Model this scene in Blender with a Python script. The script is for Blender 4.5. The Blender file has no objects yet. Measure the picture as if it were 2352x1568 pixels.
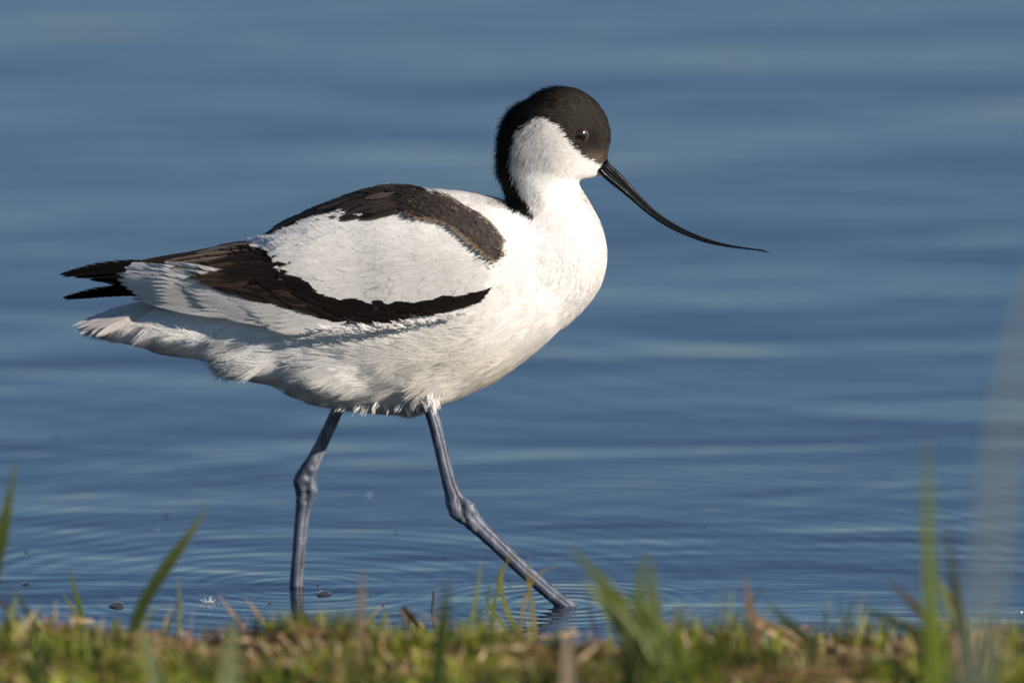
import bpy, math, random
import numpy as np
from mathutils import Vector, kdtree, noise as mnoise
R = math.radians
rng = np.random.default_rng(7)
random.seed(7)
scene = bpy.context.scene
COL = scene.collection

# ------------------------------------------------------------------ camera, sky, sun, exposure
LENS, SENSOR, PITCH = 600.0, 36.0, R(9.0)
FPX = LENS / SENSOR * 2352.0                      # focal length in units of a 2352-wide picture
DG = 9.85
CAM = np.array([0.0, -DG, DG * math.tan(PITCH + math.atan(583 / FPX))])
cam = bpy.data.cameras.new("camera"); camo = bpy.data.objects.new("camera", cam); COL.objects.link(camo)
camo.location = CAM; camo.rotation_euler = (math.pi / 2 - PITCH, 0, 0)
cam.lens, cam.sensor_width, cam.clip_start, cam.clip_end = LENS, SENSOR, 0.1, 5000
cam.dof.use_dof = True; cam.dof.focus_distance = 9.93; cam.dof.aperture_fstop = 5.7
scene.camera = camo

SUN_AZ, SUN_EL = R(61), R(22)                     # azimuth to the right of the direction back to the camera
sdir = Vector((math.sin(SUN_AZ) * math.cos(SUN_EL), -math.cos(SUN_AZ) * math.cos(SUN_EL), math.sin(SUN_EL)))
w = bpy.data.worlds.new("World"); scene.world = w; w.use_nodes = True
nt = w.node_tree; nt.nodes.clear()
wo = nt.nodes.new("ShaderNodeOutputWorld"); bg = nt.nodes.new("ShaderNodeBackground"); sk = nt.nodes.new("ShaderNodeTexSky")
sk.sky_type = 'NISHITA'; sk.sun_disc = False; sk.sun_elevation = SUN_EL
sk.sun_rotation = math.atan2(sdir.x, sdir.y)
sk.air_density, sk.dust_density, sk.ozone_density = 1.0, 0.0, 5.0
bg.inputs[1].default_value = 0.062
tint = nt.nodes.new("ShaderNodeMix"); tint.data_type = 'RGBA'; tint.blend_type = 'MULTIPLY'; tint.inputs[0].default_value = 1; tint.inputs[7].default_value = (.955, .96, .98, 1)
nt.links.new(sk.outputs[0], tint.inputs[6]); nt.links.new(tint.outputs[2], bg.inputs[0]); nt.links.new(bg.outputs[0], wo.inputs[0])
sl = bpy.data.lights.new("sun", 'SUN'); so = bpy.data.objects.new("sun", sl); COL.objects.link(so)
sl.energy, sl.angle, sl.color = 5.0, R(0.5), (1.0, 0.90, 0.77)
so.rotation_euler = sdir.to_track_quat('Z', 'Y').to_euler()
scene.view_settings.view_transform = 'Standard'; scene.view_settings.look = 'None'
scene.view_settings.exposure = 0.67; scene.view_settings.gamma = 1.0
scene.render.engine = 'CYCLES'
scene.cycles.use_denoising = True

# ------------------------------------------------------------------ measuring: picture place + depth -> world
def P(px, py, y=0.0):
    px = np.asarray(px, float); py = np.asarray(py, float); y = np.asarray(y, float)
    dx = px - 1176; dy = py - 784
    vy = -dy * math.sin(PITCH) + FPX * math.cos(PITCH)
    vz = -dy * math.cos(PITCH) - FPX * math.sin(PITCH)
    t = (y - CAM[1]) / vy
    return np.stack(np.broadcast_arrays(CAM[0] + t * dx, y, CAM[2] + t * vz), -1)
def PW(px, py, z=0.0):
    """world point at height z under a picture place"""
    dx = px - 1176; dy = py - 784
    vy = -dy * math.sin(PITCH) + FPX * math.cos(PITCH); vz = -dy * math.cos(PITCH) - FPX * math.sin(PITCH)
    t = (z - CAM[2]) / vz
    return np.array([CAM[0] + t * dx, CAM[1] + t * vy, z])
def UV(p):
    q = p - CAM
    f = q[:, 1] * math.cos(PITCH) - q[:, 2] * math.sin(PITCH)
    u = q[:, 1] * math.sin(PITCH) + q[:, 2] * math.cos(PITCH)
    return np.stack([1176 + q[:, 0] / f * FPX, 784 - u / f * FPX], -1)
PX = 0.000255
def I(x, tab, k):
    return np.interp(x, [r[0] for r in tab], [r[k] for r in tab])
def smooth_tab(x, tab, k, wdt=12):
    return sum(I(x + o * wdt, tab, k) for o in (-1, -.5, 0, .5, 1)) / 5
def unit(v):
    return v / np.maximum(np.linalg.norm(v, axis=-1, keepdims=True), 1e-12)
def inpoly(p, poly):
    x, y = p[:, 0], p[:, 1]; c = np.zeros(len(p), bool); n = len(poly)
    for i in range(n):
        x1, y1 = poly[i]; x2, y2 = poly[(i + 1) % n]
        if y1 == y2: continue
        c ^= ((y1 > y) != (y2 > y)) & (x < (x2 - x1) * (y - y1) / (y2 - y1) + x1)
    return c

# ------------------------------------------------------------------ object helpers
def tag(o, label=None, cat=None, group=None, kind=None):
    if label: o['label'] = label
    if cat: o['category'] = cat
    if group: o['group'] = group
    if kind: o['kind'] = kind
    return o
def empty(name, loc=(0, 0, 0)):
    o = bpy.data.objects.new(name, None); o.location = loc; o.empty_display_size = .02; COL.objects.link(o); return o
def mesh_obj(name, V, F, mats, parent=None, col=None, nrm=None, smooth=True, mi=None, origin=None):
    V = np.asarray(V, float)
    if origin is None:
        org = np.array(bird.location) if parent is not None and 'bird' in globals() else np.zeros(3)
        if parent is not None and parent.name.startswith("midge"): org = np.array(parent.location)
    else: org = np.array(origin, float)
    me = bpy.data.meshes.new(name)
    if isinstance(F, np.ndarray) and F.ndim == 2:
        k = F.shape[1]
        me.vertices.add(len(V)); me.vertices.foreach_set("co", (V - org).ravel())
        me.loops.add(F.size); me.loops.foreach_set("vertex_index", F.ravel().astype(np.int32))
        me.polygons.add(len(F)); me.polygons.foreach_set("loop_start", np.arange(0, F.size, k, dtype=np.int32))
        me.update(calc_edges=True)
    else:
        me.from_pydata((V - org).tolist(), [], [list(map(int, f)) for f in F])
    for m in (mats if isinstance(mats, (list, tuple)) else [mats]): me.materials.append(m)
    me.polygons.foreach_set("use_smooth", np.full(len(me.polygons), smooth, bool))
    if mi is not None: me.polygons.foreach_set("material_index", np.asarray(mi, np.int32))
    if col is not None:
        a = me.color_attributes.new("tone", 'FLOAT_COLOR', 'POINT')
        c = np.ones((len(V), 4), np.float32); c[:, :3] = col; a.data.foreach_set("color", c.ravel())
    me.validate(); me.update()
    if nrm is not None: me.normals_split_custom_set_from_vertices(unit(nrm).tolist())
    o = bpy.data.objects.new(name, me); COL.objects.link(o)
    if parent is not None: o.parent = parent
    if origin is not None: o.location = org
    return o
def grid_faces(nu, nv, close_v=False, off=0):
    i, j = np.meshgrid(np.arange(nu - 1), np.arange(nv if close_v else nv - 1), indexing='ij')
    j2 = (j + 1) % nv
    return np.stack([i * nv + j, (i + 1) * nv + j, (i + 1) * nv + j2, i * nv + j2], -1).reshape(-1, 4) + off

# ------------------------------------------------------------------ materials
def mat(name, base=(.5, .5, .5), rough=.6, spec=.5):
    m = bpy.data.materials.new(name); m.use_nodes = True
    b = m.node_tree.nodes["Principled BSDF"]
    b.inputs["Base Color"].default_value = (*base, 1); b.inputs["Roughness"].default_value = rough
    b.inputs["Specular IOR Level"].default_value = spec
    return m, m.node_tree, b
class NB:
    def __init__(s, t): s.t = t
    def n(s, ty, **kw):
        x = s.t.nodes.new(ty)
        for k, v in kw.items(): setattr(x, k, v)
        return x
    def put(s, sock, v):
        if isinstance(v, bpy.types.NodeSocket): s.t.links.new(v, sock)
        else: sock.default_value = v
    def m(s, op, a, b=0.0, c=0.0):
        x = s.n("ShaderNodeMath", operation=op)
        s.put(x.inputs[0], a); s.put(x.inputs[1], b); s.put(x.inputs[2], c); return x.outputs[0]
    def noise(s, vec, scale, detail=3, rough=.5, dist=0):
        x = s.n("ShaderNodeTexNoise"); s.put(x.inputs["Vector"], vec); x.inputs["Scale"].default_value = scale
        x.inputs["Detail"].default_value = detail; x.inputs["Roughness"].default_value = rough; x.inputs["Distortion"].default_value = dist
        return x.outputs["Fac"]
    def mapv(s, vec, scale, loc=(0, 0, 0), rot=(0, 0, 0)):
        x = s.n("ShaderNodeMapping"); s.put(x.inputs[0], vec); x.inputs["Scale"].default_value = scale
        x.inputs["Location"].default_value = loc; x.inputs["Rotation"].default_value = rot; return x.outputs[0]
    def ramp(s, fac, stops):
        x = s.n("ShaderNodeValToRGB"); s.put(x.inputs[0], fac); e = x.color_ramp.elements
        e[0].position, e[0].color = stops[0][0], (*stops[0][1], 1); e[1].position, e[1].color = stops[-1][0], (*stops[-1][1], 1)
        for p, c in stops[1:-1]:
            q = e.new(p); q.color = (*c, 1)
        return x.outputs[0]
    def mix(s, fac, a, b, bt='MIX'):
        x = s.n("ShaderNodeMix", data_type='RGBA', blend_type=bt)
        s.put(x.inputs[0], fac); s.put(x.inputs[6], a if not isinstance(a, tuple) else (*a, 1)); s.put(x.inputs[7], b if not isinstance(b, tuple) else (*b, 1))
        return x.outputs[2]
    def bump(s, h, strength=1, dist=1):
        x = s.n("ShaderNodeBump"); s.put(x.inputs["Height"], h); x.inputs["Strength"].default_value = strength; x.inputs["Distance"].default_value = dist
        return x.outputs[0]

def feather_mat(name, rough, spec, scale=600, trans=.3):
    m, t, b = mat(name, rough=rough, spec=spec); g = NB(t)
    a = g.n("ShaderNodeVertexColor", layer_name="tone")
    pos = g.n("ShaderNodeNewGeometry").outputs["Position"]
    nz = g.noise(pos, scale, 2)
    c = g.mix(1.0, a.outputs[0], g.ramp(nz, [(.3, (.86, .85, .84)), (.7, (1, 1, 1))]), 'MULTIPLY')
    t.links.new(c, b.inputs["Base Color"])
    tl = g.n("ShaderNodeBsdfTranslucent"); mx = g.n("ShaderNodeMixShader"); mx.inputs[0].default_value = trans
    t.links.new(c, tl.inputs[0]); t.links.new(b.outputs[0], mx.inputs[1]); t.links.new(tl.outputs[0], mx.inputs[2])
    t.links.new(mx.outputs[0], t.nodes["Material Output"].inputs[0])
    return m
M_SKIN = feather_mat("down_skin", .8, .2, 600, 0.0)
M_PLUME = feather_mat("soft_plumage", .75, .25)
M_VANE = feather_mat("flight_feather", .6, .2, 900)

# legs: blue-grey scaled skin
M_LEG, t, b = mat("leg_skin", rough=.50, spec=.4); g = NB(t)
tc = g.n("ShaderNodeNewGeometry").outputs["Position"]
vor = g.n("ShaderNodeTexVoronoi", feature='DISTANCE_TO_EDGE'); g.put(vor.inputs["Vector"], tc); vor.inputs["Scale"].default_value = 400
edge = g.m('SMOOTHSTEP', vor.outputs["Distance"], 0, 1) if False else g.ramp(vor.outputs["Distance"], [(.0, (0, 0, 0)), (.13, (1, 1, 1))])
n1 = g.noise(g.mapv(tc, (1, 1, .45)), 110, 4, .6)
c = g.ramp(n1, [(.36, (.020, .027, .046)), (.52, (.068, .082, .115)), (.68, (.20, .21, .24))])
c = g.mix(g.m('MULTIPLY_ADD', edge, .45, .55), (.07, .08, .11), c)
t.links.new(c, b.inputs["Base Color"])
t.links.new(g.bump(g.m('ADD', edge, g.m('MULTIPLY', g.noise(tc, 700, 2), .6)), .14, .0004), b.inputs["Normal"])
# bill
M_BILL, t, b = mat("bill_horn", (.004, .004, .005), .25, .22); g = NB(t)
tc = g.n("ShaderNodeNewGeometry").outputs["Position"]
t.links.new(g.bump(g.noise(tc, 500, 3), .2, .0004), b.inputs["Normal"])
t.links.new(g.m('MULTIPLY_ADD', g.noise(tc, 250, 2), .3, .12), b.inputs["Roughness"])

# ------------------------------------------------------------------ ribbon and feather geometry
class Ribbons:
    def __init__(s): s.V, s.N, s.C, s.F, s.n = [], [], [], [], 0
    def add(s, root, d, nv, L, W, lift, bend, col, roll=0.0, seg=3, ncust=None, coltip=None, prof=None):
        N = len(root); L = np.broadcast_to(L, N); W = np.broadcast_to(W, N)
        lift = np.broadcast_to(lift, N); bend = np.broadcast_to(bend, N)
        d = unit(d - nv * (d * nv).sum(1, keepdims=True))
        side = np.cross(nv, d); roll = np.broadcast_to(roll, N)
        side = side * np.cos(roll)[:, None] + nv * np.sin(roll)[:, None]
        ss = np.linspace(0, 1, seg + 1)
        prof = prof if prof is not None else np.interp(ss, [0, .3, .7, 1], [.75, 1, .75, .08])
        cn = nv if ncust is None else ncust
        V = np.empty((N, seg + 1, 2, 3)); C = np.empty((N, seg + 1, 2, 3))
        for k, u in enumerate(ss):
            p = root + (L * u)[:, None] * (np.cos(lift)[:, None] * d + np.sin(lift)[:, None] * nv) - nv * ((L * u) ** 2 * bend)[:, None]
            h = side * (W * prof[k] * .5)[:, None]
            V[:, k, 0] = p - h; V[:, k, 1] = p + h
            C[:, k] = (col if coltip is None else col * (1 - u ** 2) + coltip * u ** 2)[:, None, :]
        base = s.n + np.arange(N)[:, None] * (2 * (seg + 1)) + np.arange(seg)[None, :] * 2
        s.F.append(np.stack([base, base + 2, base + 3, base + 1], -1).reshape(-1, 4))
        s.V.append(V.reshape(-1, 3)); s.C.append(C.reshape(-1, 3))
        s.N.append(np.repeat(cn, 2 * (seg + 1), axis=0)); s.n += N * 2 * (seg + 1)
    def build(s, name, m, parent, far=False):
        V = np.concatenate(s.V); N = np.concatenate(s.N); F = np.concatenate(s.F); C = np.concatenate(s.C)
        if far: V = V * [1, -1, 1]; N = N * [1, -1, 1]; F = F[:, ::-1]
        return mesh_obj(name, V, F, m, parent, col=C, nrm=N)

def vane(rb, pts, nrms, L, W, col, edge=None, theta=34, nb=26, jit=.08, shape=(.4, .45), widths=(1, 1), gap=.03, lum=.06, cam_=.16):
    """a feather of barbs along a shaft given as points with normals"""
    pts = np.asarray(pts); nrms = np.asarray(nrms); K = len(pts)
    s = np.linspace(.02, .985, nb); kk = s * (K - 1)
    def lerp(A): return np.stack([np.interp(kk, np.arange(K), A[:, c]) for c in range(3)], -1)
    p = lerp(pts); n = unit(lerp(nrms)); d = unit(np.gradient(p, axis=0))
    col = np.array(col); edge = col if edge is None else np.array(edge)
    fl = 1 + rng.normal(0, lum)
    for sg, wd in ((1, widths[0]), (-1, widths[1])):
        side = np.cross(n, d) * sg
        f = np.clip(s * 5, 0, 1) ** shape[0] * np.clip((1 - s) * 1.9, 0, 1) ** shape[1]
        th = np.radians(theta) * (1 - .55 * s ** 3)
        hw = W * .5 * wd * f
        bl = hw / np.sin(th) * (1 + rng.normal(0, jit, nb)); bl *= np.where(rng.random(nb) < gap, .6, 1)
        bd = d * np.cos(th)[:, None] + side * np.sin(th)[:, None]
        cn = unit(n + side * cam_ + rng.normal(0, .02, (nb, 3)))
        sp = L / nb * np.sin(th) * 2.3 + .0001
        cc = np.clip(col * fl * (1 + rng.normal(0, .04, (nb, 1))), 0, .9)
        rb.add(p, bd, n, bl, sp, -.02, 3.0, cc, 0, 3, cn, coltip=np.clip(np.broadcast_to(edge * fl, cc.shape), 0, .9), prof=np.array([1, 1, .85, .15]))
    # shaft
    rb.add(p[:-1], (p[1:] - p[:-1]), n[:-1], np.linalg.norm(p[1:] - p[:-1], axis=1) * 1.1, .0004 * (1 - .6 * s[:-1]), .0, 0, np.broadcast_to(col * .85 + .01, (nb - 1, 3)), 0, 1, n[:-1], prof=np.array([1, .9]))

# ================================================================== THE BIRD
bird = empty("avocet", tuple(P(860, 1367, 0) * [1, 1, 0]))
tag(bird, "black and white wading bird with long upturned bill striding through shallow water", "bird")

TORSO = [ # px, top, bottom, half-width mm
 (203, 742, 768, 3), (225, 732, 776, 7), (260, 722, 784, 11), (300, 706, 792, 15), (350, 694, 804, 19), (400, 684, 818, 23), (450, 672, 822, 26),
 (500, 652, 836, 29), (540, 632, 862, 32), (580, 610, 876, 35), (620, 584, 882, 38), (660, 558, 898, 41), (700, 534, 920, 43), (760, 498, 936, 46), (820, 468, 944, 48),
 (880, 444, 948, 50), (940, 436, 950, 51), (985, 435, 946, 52), (1020, 436, 926, 52.5), (1060, 440, 912, 53), (1100, 446, 894, 53), (1150, 460, 868, 51), (1200, 488, 832, 47.5),
 (1250, 526, 792, 42), (1290, 562, 752, 36), (1320, 590, 724, 29), (1350, 612, 690, 20), (1368, 625, 668, 11)]
NECK = [ # py, left, right, half-width mm, taper
 (201, 1288, 1316, 3, 0), (206, 1262, 1334, 7, 0), (216, 1240, 1350, 10.5, 0), (230, 1216, 1368, 13, .05), (250, 1186, 1384, 15, .1), (270, 1168, 1396, 16.6, .15), (290, 1157, 1402, 17.4, .2),
 (310, 1151, 1405, 17.6, .3), (330, 1148, 1403, 17.2, .42), (350, 1147, 1400, 16.2, .5), (370, 1148, 1397, 15.2, .55), (385, 1150, 1395, 14.4, .58), (398, 1152, 1390, 13.8, .58), (405, 1153, 1380, 13.4, .55),
 (409, 1154, 1352, 13.4, .4), (412, 1155, 1326, 13.5, .1), (430, 1160, 1333, 14.2, 0), (450, 1166, 1347, 15.5, 0), (475, 1170, 1361, 18.5, 0), (500, 1172, 1375, 25, 0), (530, 1170, 1386, 31.5, 0), (560, 1160, 1393, 37.5, 0),
 (590, 1150, 1395.5, 40, 0), (620, 1150, 1392, 41, 0), (650, 1160, 1383, 39.5, 0), (680, 1170, 1366, 35, 0), (705, 1180, 1346, 29, 0), (730, 1200, 1322, 21, 0), (750, 1220, 1300, 12, 0)]
def torso_part():
    xs = np.concatenate([np.arange(203, 1368, 8), [1368]]).astype(float); ang = np.linspace(0, 2 * math.pi, 48, endpoint=False); V = []
    for x in xs:
        tp, bt, hw = smooth_tab(x, TORSO, 1), smooth_tab(x, TORSO, 2), smooth_tab(x, TORSO, 3) * .001
        c, s = np.cos(ang), np.sin(ang); e = 2 / float(np.interp(x, [1050, 1200], [2.25, 2.0]))
        yy = np.sign(c) * np.abs(c) ** e * hw; hh = np.sign(s) * np.abs(s) ** e
        A, B = P(x, tp, 0), P(x, bt, 0)
        z = (A[2] + B[2]) / 2 + hh * (A[2] - B[2]) / 2
        V.append(np.stack([np.full(48, A[0]), yy, z], -1))
    return loft(np.array(V))
def neck_part():
    ys = np.concatenate([np.arange(201, 403, 5), np.arange(403, 414, 1.5), np.arange(415, 751, 7)]).astype(float)
    ang = np.linspace(0, 2 * math.pi, 48, endpoint=False); V = []
    for y in ys:
        wd = 1 if 395 < y < 420 else 6
        l, r, hw, tpz = (smooth_tab(y, NECK, k, wd) for k in (1, 2, 3, 4)); hw *= .001
        c, s = np.cos(ang), np.sin(ang)
        L_, R_ = P(l, y, 0), P(r, y, 0)
        x = (L_[0] + R_[0]) / 2 + c * (R_[0] - L_[0]) / 2
        yy = s * hw * (1 - tpz * np.clip(c, 0, 1) ** 1.6) * (1 - .12 * np.clip(-c, 0, 1))
        V.append(np.stack([x, yy, np.full(48, L_[2])], -1))
    return loft(np.array(V))
def loft(A):
    n, m = A.shape[:2]
    V = A.reshape(-1, 3); F = grid_faces(n, m, True).tolist()
    F.append(list(range(m))); F.append([(n - 1) * m + j for j in range(m)][::-1])
    return V, F
def join(parts):
    V, F, o = [], [], 0
    for v, f in parts:
        V.append(v); F += [[i + o for i in q] for q in f]; o += len(v)
    return np.concatenate(V), F
def tube(cl, rad_a, rad_b, updir, m=28, warp=None):
    """loft ellipses of half sizes rad_a (in the plane of updir) and rad_b along the centre line"""
    cl = np.asarray(cl); T = unit(np.gradient(cl, axis=0)); up = np.asarray(updir, float)
    B = unit(np.cross(T, up)); A = np.cross(B, T); ang = np.linspace(0, 2 * math.pi, m, endpoint=False)
    ra = np.asarray(rad_a)[:, None, None]; rb_ = np.asarray(rad_b)[:, None, None]
    V = cl[:, None, :] + A[:, None, :] * np.cos(ang)[None, :, None] * ra + B[:, None, :] * np.sin(ang)[None, :, None] * rb_
    if warp is not None: V = warp(V, cl)
    return loft(V)
def spline(tab, n):
    tab = np.array(tab, float); k = np.concatenate([[0], np.cumsum(np.linalg.norm(np.diff(tab[:, :2], axis=0), axis=1))])
    u = np.linspace(0, k[-1], n); out = []
    for c in range(tab.shape[1]):
        m = np.gradient(tab[:, c], k); i = np.clip(np.searchsorted(k, u) - 1, 0, len(k) - 2); h = k[i + 1] - k[i]; q = (u - k[i]) / h
        out.append((2 * q ** 3 - 3 * q ** 2 + 1) * tab[i, c] + (q ** 3 - 2 * q ** 2 + q) * h * m[i] + (-2 * q ** 3 + 3 * q ** 2) * tab[i + 1, c] + (q ** 3 - q ** 2) * h * m[i + 1])
    return np.stack(out, -1)

def lobe(px, py, y, rx, ry, rz, tilt):
    c = P(px, py, y); u = np.linspace(.02, math.pi - .02, 20); a = np.linspace(0, 2 * math.pi, 28, endpoint=False)
    ct, st = math.cos(tilt), math.sin(tilt); V = []
    for q in u:
        lx, ly, lz = np.full(28, math.cos(q)) * rx * PX, np.cos(a) * math.sin(q) * ry, np.sin(a) * math.sin(q) * rz * PX
        V.append(np.stack([c[0] + lx * ct - lz * st, c[1] + ly, c[2] + lx * st + lz * ct], -1))
    return loft(np.array(V))
v, f = join([torso_part(), neck_part()] + [lobe(*q) for q in (
    (610, 812, -.0185, 112, .018, 58, .25), (610, 812, .0185, 112, .018, 58, .25), (440, 762, -.008, 130, .018, 50, -.12), (440, 762, .008, 130, .018, 50, -.12),
    (760, 850, -.0255, 120, .018, 60, -.35), (760, 850, .0255, 120, .018, 60, -.35), (985, 880, -.0235, 62, .020, 55, -.9))])
tmp = mesh_obj("tmp", v, f, M_PLUME)
md = tmp.modifiers.new("r", 'REMESH'); md.mode = 'VOXEL'; md.voxel_size = .0016
md = tmp.modifiers.new("s", 'SMOOTH'); md.factor = .5; md.iterations = 16
dg = bpy.context.evaluated_depsgraph_get(); ev = tmp.evaluated_get(dg); em = ev.to_mesh()
em.calc_loop_triangles()
BV = np.empty(len(em.vertices) * 3); em.vertices.foreach_get("co", BV); BV = BV.reshape(-1, 3)
BN = np.empty(len(em.vertices) * 3); em.vertices.foreach_get("normal", BN); BN = BN.reshape(-1, 3)
BT = np.empty(len(em.loop_triangles) * 3, np.int32); em.loop_triangles.foreach_get("vertices", BT); BT = BT.reshape(-1, 3)
BF = [list(p.vertices) for p in em.polygons]
E_ = np.empty(len(em.edges) * 2, np.int32); em.edges.foreach_get("vertices", E_); E_ = E_.reshape(-1, 2)
ev.to_mesh_clear(); bpy.data.objects.remove(tmp)
# even out the sideways bulge where neck, breast and lobes meet, leaving the outline as it is
deg = np.bincount(E_.ravel(), minlength=len(BV)).astype(float)
uvb = UV(BV * [1, 0, 1]); 
def soft(v, a, b_): return np.clip((v - a) / (b_ - a), 0, 1)
wk = np.maximum(soft(uvb[:, 0], 1080, 1160) * soft(uvb[:, 1], 415, 470), soft(uvb[:, 0], 940, 1000) * .6)
wk = np.maximum(wk, .10) * (1 - .9 * soft(-uvb[:, 1], -440, -405))
for it in range(300):
    sm = np.bincount(E_[:, 0], BV[E_[:, 1], 1], len(BV)) + np.bincount(E_[:, 1], BV[E_[:, 0], 1], len(BV))
    BV[:, 1] += wk * .85 * (sm / deg - BV[:, 1])
    if it < 140:
        wx = wk * .8 * np.clip((np.abs(BV[:, 1]) - .004) / .010, 0, 1)
        for ax in (0, 2):
            sm = np.bincount(E_[:, 0], BV[E_[:, 1], ax], len(BV)) + np.bincount(E_[:, 1], BV[E_[:, 0], ax], len(BV)); BV[:, ax] += wx * (sm / deg - BV[:, ax])
WTOP = [(145, 629, 6), (250, 610, 8), (340, 599, 9), (450, 580, 9), (540, 560, 8), (575, 552, 7), (606, 543, 6), (650, 517, 5), (700, 491, 5), (760, 465, 5), (820, 444, 5), (871, 433, 5), (930, 431, 6), (980, 438, 12), (1025, 456, 22), (1060, 480, 31), (1096, 500, 38), (1126, 522, 43), (1145, 545, 47), (1157, 566, 49)]
WBOT = [(145, 634, 6), (200, 645, 8), (280, 665, 11), (335, 684, 20), (400, 697, 29), (500, 708, 38), (560, 722, 42), (640, 744, 47), (700, 750, 50), (740, 742, 51.5), (830, 732, 54), (900, 725, 57), (980, 712, 58.5), (1050, 700, 59), (1100, 686, 58), (1125, 662, 57), (1145, 620, 55), (1157, 572, 53)]
def wing_y(px, py):
    tp, bt = smooth_tab(px, WTOP, 1, 8), smooth_tab(px, WBOT, 1, 8); y0, y1 = smooth_tab(px, WTOP, 2), smooth_tab(px, WBOT, 2)
    t_ = np.clip((py - tp) / np.maximum(bt - tp, 1), 0, 1)
    k = np.sqrt(np.clip(1 - (1 - np.clip(t_ / .55, 0, 1)) ** 2, 0, 1))
    return -(y0 + (y1 - y0) * k) * .001 * (1 - .07 * np.clip((t_ - .55) / .45, 0, 1) ** 2)
# the body stays inside the folded wings
uvb = UV(BV * [1, 0, 1] - np.stack([0 * BV[:, 0], np.abs(BV[:, 1]), 0 * BV[:, 0]], -1))
inw = inpoly(uvb, [(600, 560), (680, 525), (760, 480), (870, 440), (960, 436), (1025, 460), (1096, 504), (1150, 560), (1140, 630), (1120, 670), (1060, 694), (980, 706), (830, 724), (740, 732), (600, 700)])
lim = np.abs(wing_y(uvb[:, 0], uvb[:, 1])) - .0022
BV[:, 1] = np.where(inw, np.sign(BV[:, 1]) * np.minimum(np.abs(BV[:, 1]), np.maximum(lim, .001)), BV[:, 1])
fa, fb, fc = BV[BT[:, 0]], BV[BT[:, 1]], BV[BT[:, 2]]; fn = np.cross(fb - fa, fc - fa); BN = np.zeros_like(BV)
for k in range(3): np.add.at(BN, BT[:, k], fn)
BN = unit(BN)

# ---- plumage colour regions, in picture measure on the side of the bird
CAP = [(1404, 378), (1372, 374), (1358, 366), (1345, 355), (1331, 344), (1322, 326), (1308, 310), (1296, 292), (1275, 278), (1252, 268), (1237, 266), (1215, 279), (1194, 302), (1181, 330),
       (1176, 360), (1179, 392), (1190, 425), (1205, 448), (1218, 470), (1232, 482), (1226, 503), (1205, 494), (1172, 468), (1120, 400), (1120, 280), (1200, 190), (1300, 170), (1440, 230), (1440, 378)]
WHITE = np.array([.80, .785, .768]); BLACK = np.array([.0075, .007, .0065]); CAPC = np.array([.024, .019, .015])
def body_tone(p, fuzz=0.0):
    q = p.copy(); q[:, 1] = -np.abs(q[:, 1]); uv = UV(q)
    if fuzz: uv = uv + rng.normal(0, fuzz, uv.shape)
    k = inpoly(uv, CAP); c = np.tile(WHITE, (len(p), 1))
    front = np.clip((uv[:, 0] - 1215) / 70, 0, 1)[:, None]
    lore = np.exp(-((uv[:, 0] - 1372) ** 2 / 900 + (uv[:, 1] - 366) ** 2 / 260))[:, None]
    blk = BLACK * (1 - front) + CAPC * front; blk = blk * (1 - lore) + np.array([.10, .075, .06]) * lore
    # darker loral patch before the eye
    pre = np.exp(-((uv[:, 0] - 1362) ** 2 / 300 + (uv[:, 1] - 322) ** 2 / 500))[:, None]; blk = blk * (1 - .6 * pre)
    c[k] = blk[k]
    # creamy wash under the breast, faint buff on the belly
    cr = np.exp(-((uv[:, 0] - 1150) ** 2 / 90000 + (uv[:, 1] - 860) ** 2 / 9000))[:, None]
    wv = ~k; c[wv] *= (1 - cr * np.array([.03, .06, .13]))[wv]
    return c, k, uv

# ---- feather flow: picture place, direction, strand length mm, lift
FLOW = np.array([
 (1390, 340, -.3, -1, 2.2, .10), (1340, 230, -.9, -.4, 3.0, .12), (1260, 215, -1, .35, 5.0, .40), (1185, 275, -.6, .8, 6.5, .56), (1152, 380, -.05, 1, 6.5, .56), (1185, 450, .3, 1, 5.5, .36),
 (1345, 385, -1, .1, 3.0, .08), (1370, 395, -1, .1, 2.2, .08), (1250, 330, -.7, .7, 4.0, .08), (1230, 400, -.1, 1, 5.0, .1), (1300, 430, 0, 1, 4.0, .06), (1370, 550, -.1, 1, 5, .06), (1385, 640, -.5, 1, 5, .06),
 (1300, 700, -.9, .7, 6, .07), (1220, 590, -.6, .8, 6, .06), (1200, 780, -1, .35, 8, .08), (1000, 760, -1, -.15, 11, .16), (830, 745, -1, -.45, 14, .22), (720, 760, -1, -.35, 16, .16), (1050, 860, -1, .15, 9, .1),
 (920, 900, -1, .35, 11, .12), (700, 850, -1, .2, 16, .12), (560, 830, -1, .45, 15, .12), (500, 760, -1, .1, 17, .1), (380, 750, -1, .02, 17, .1), (250, 745, -1, .0, 14, .06), (640, 890, -1, .35, 14, .12), (800, 930, -1, .5, 12, .16),
 (1100, 470, -.9, -.05, 6, .05), (1180, 500, -.8, .5, 6, .05), (950, 925, -.7, .8, 11, .2), (1320, 405, -1, .2, 3, .06), (1300, 260, -1, .1, 3, .1)], float)
def flow(uv):
    D2 = ((uv[:, None, :] - FLOW[None, :, :2]) ** 2).sum(-1) + 60.0
    W = D2 ** -1.6; W /= W.sum(1, keepdims=True)
    return W @ FLOW[:, 2:]

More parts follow.
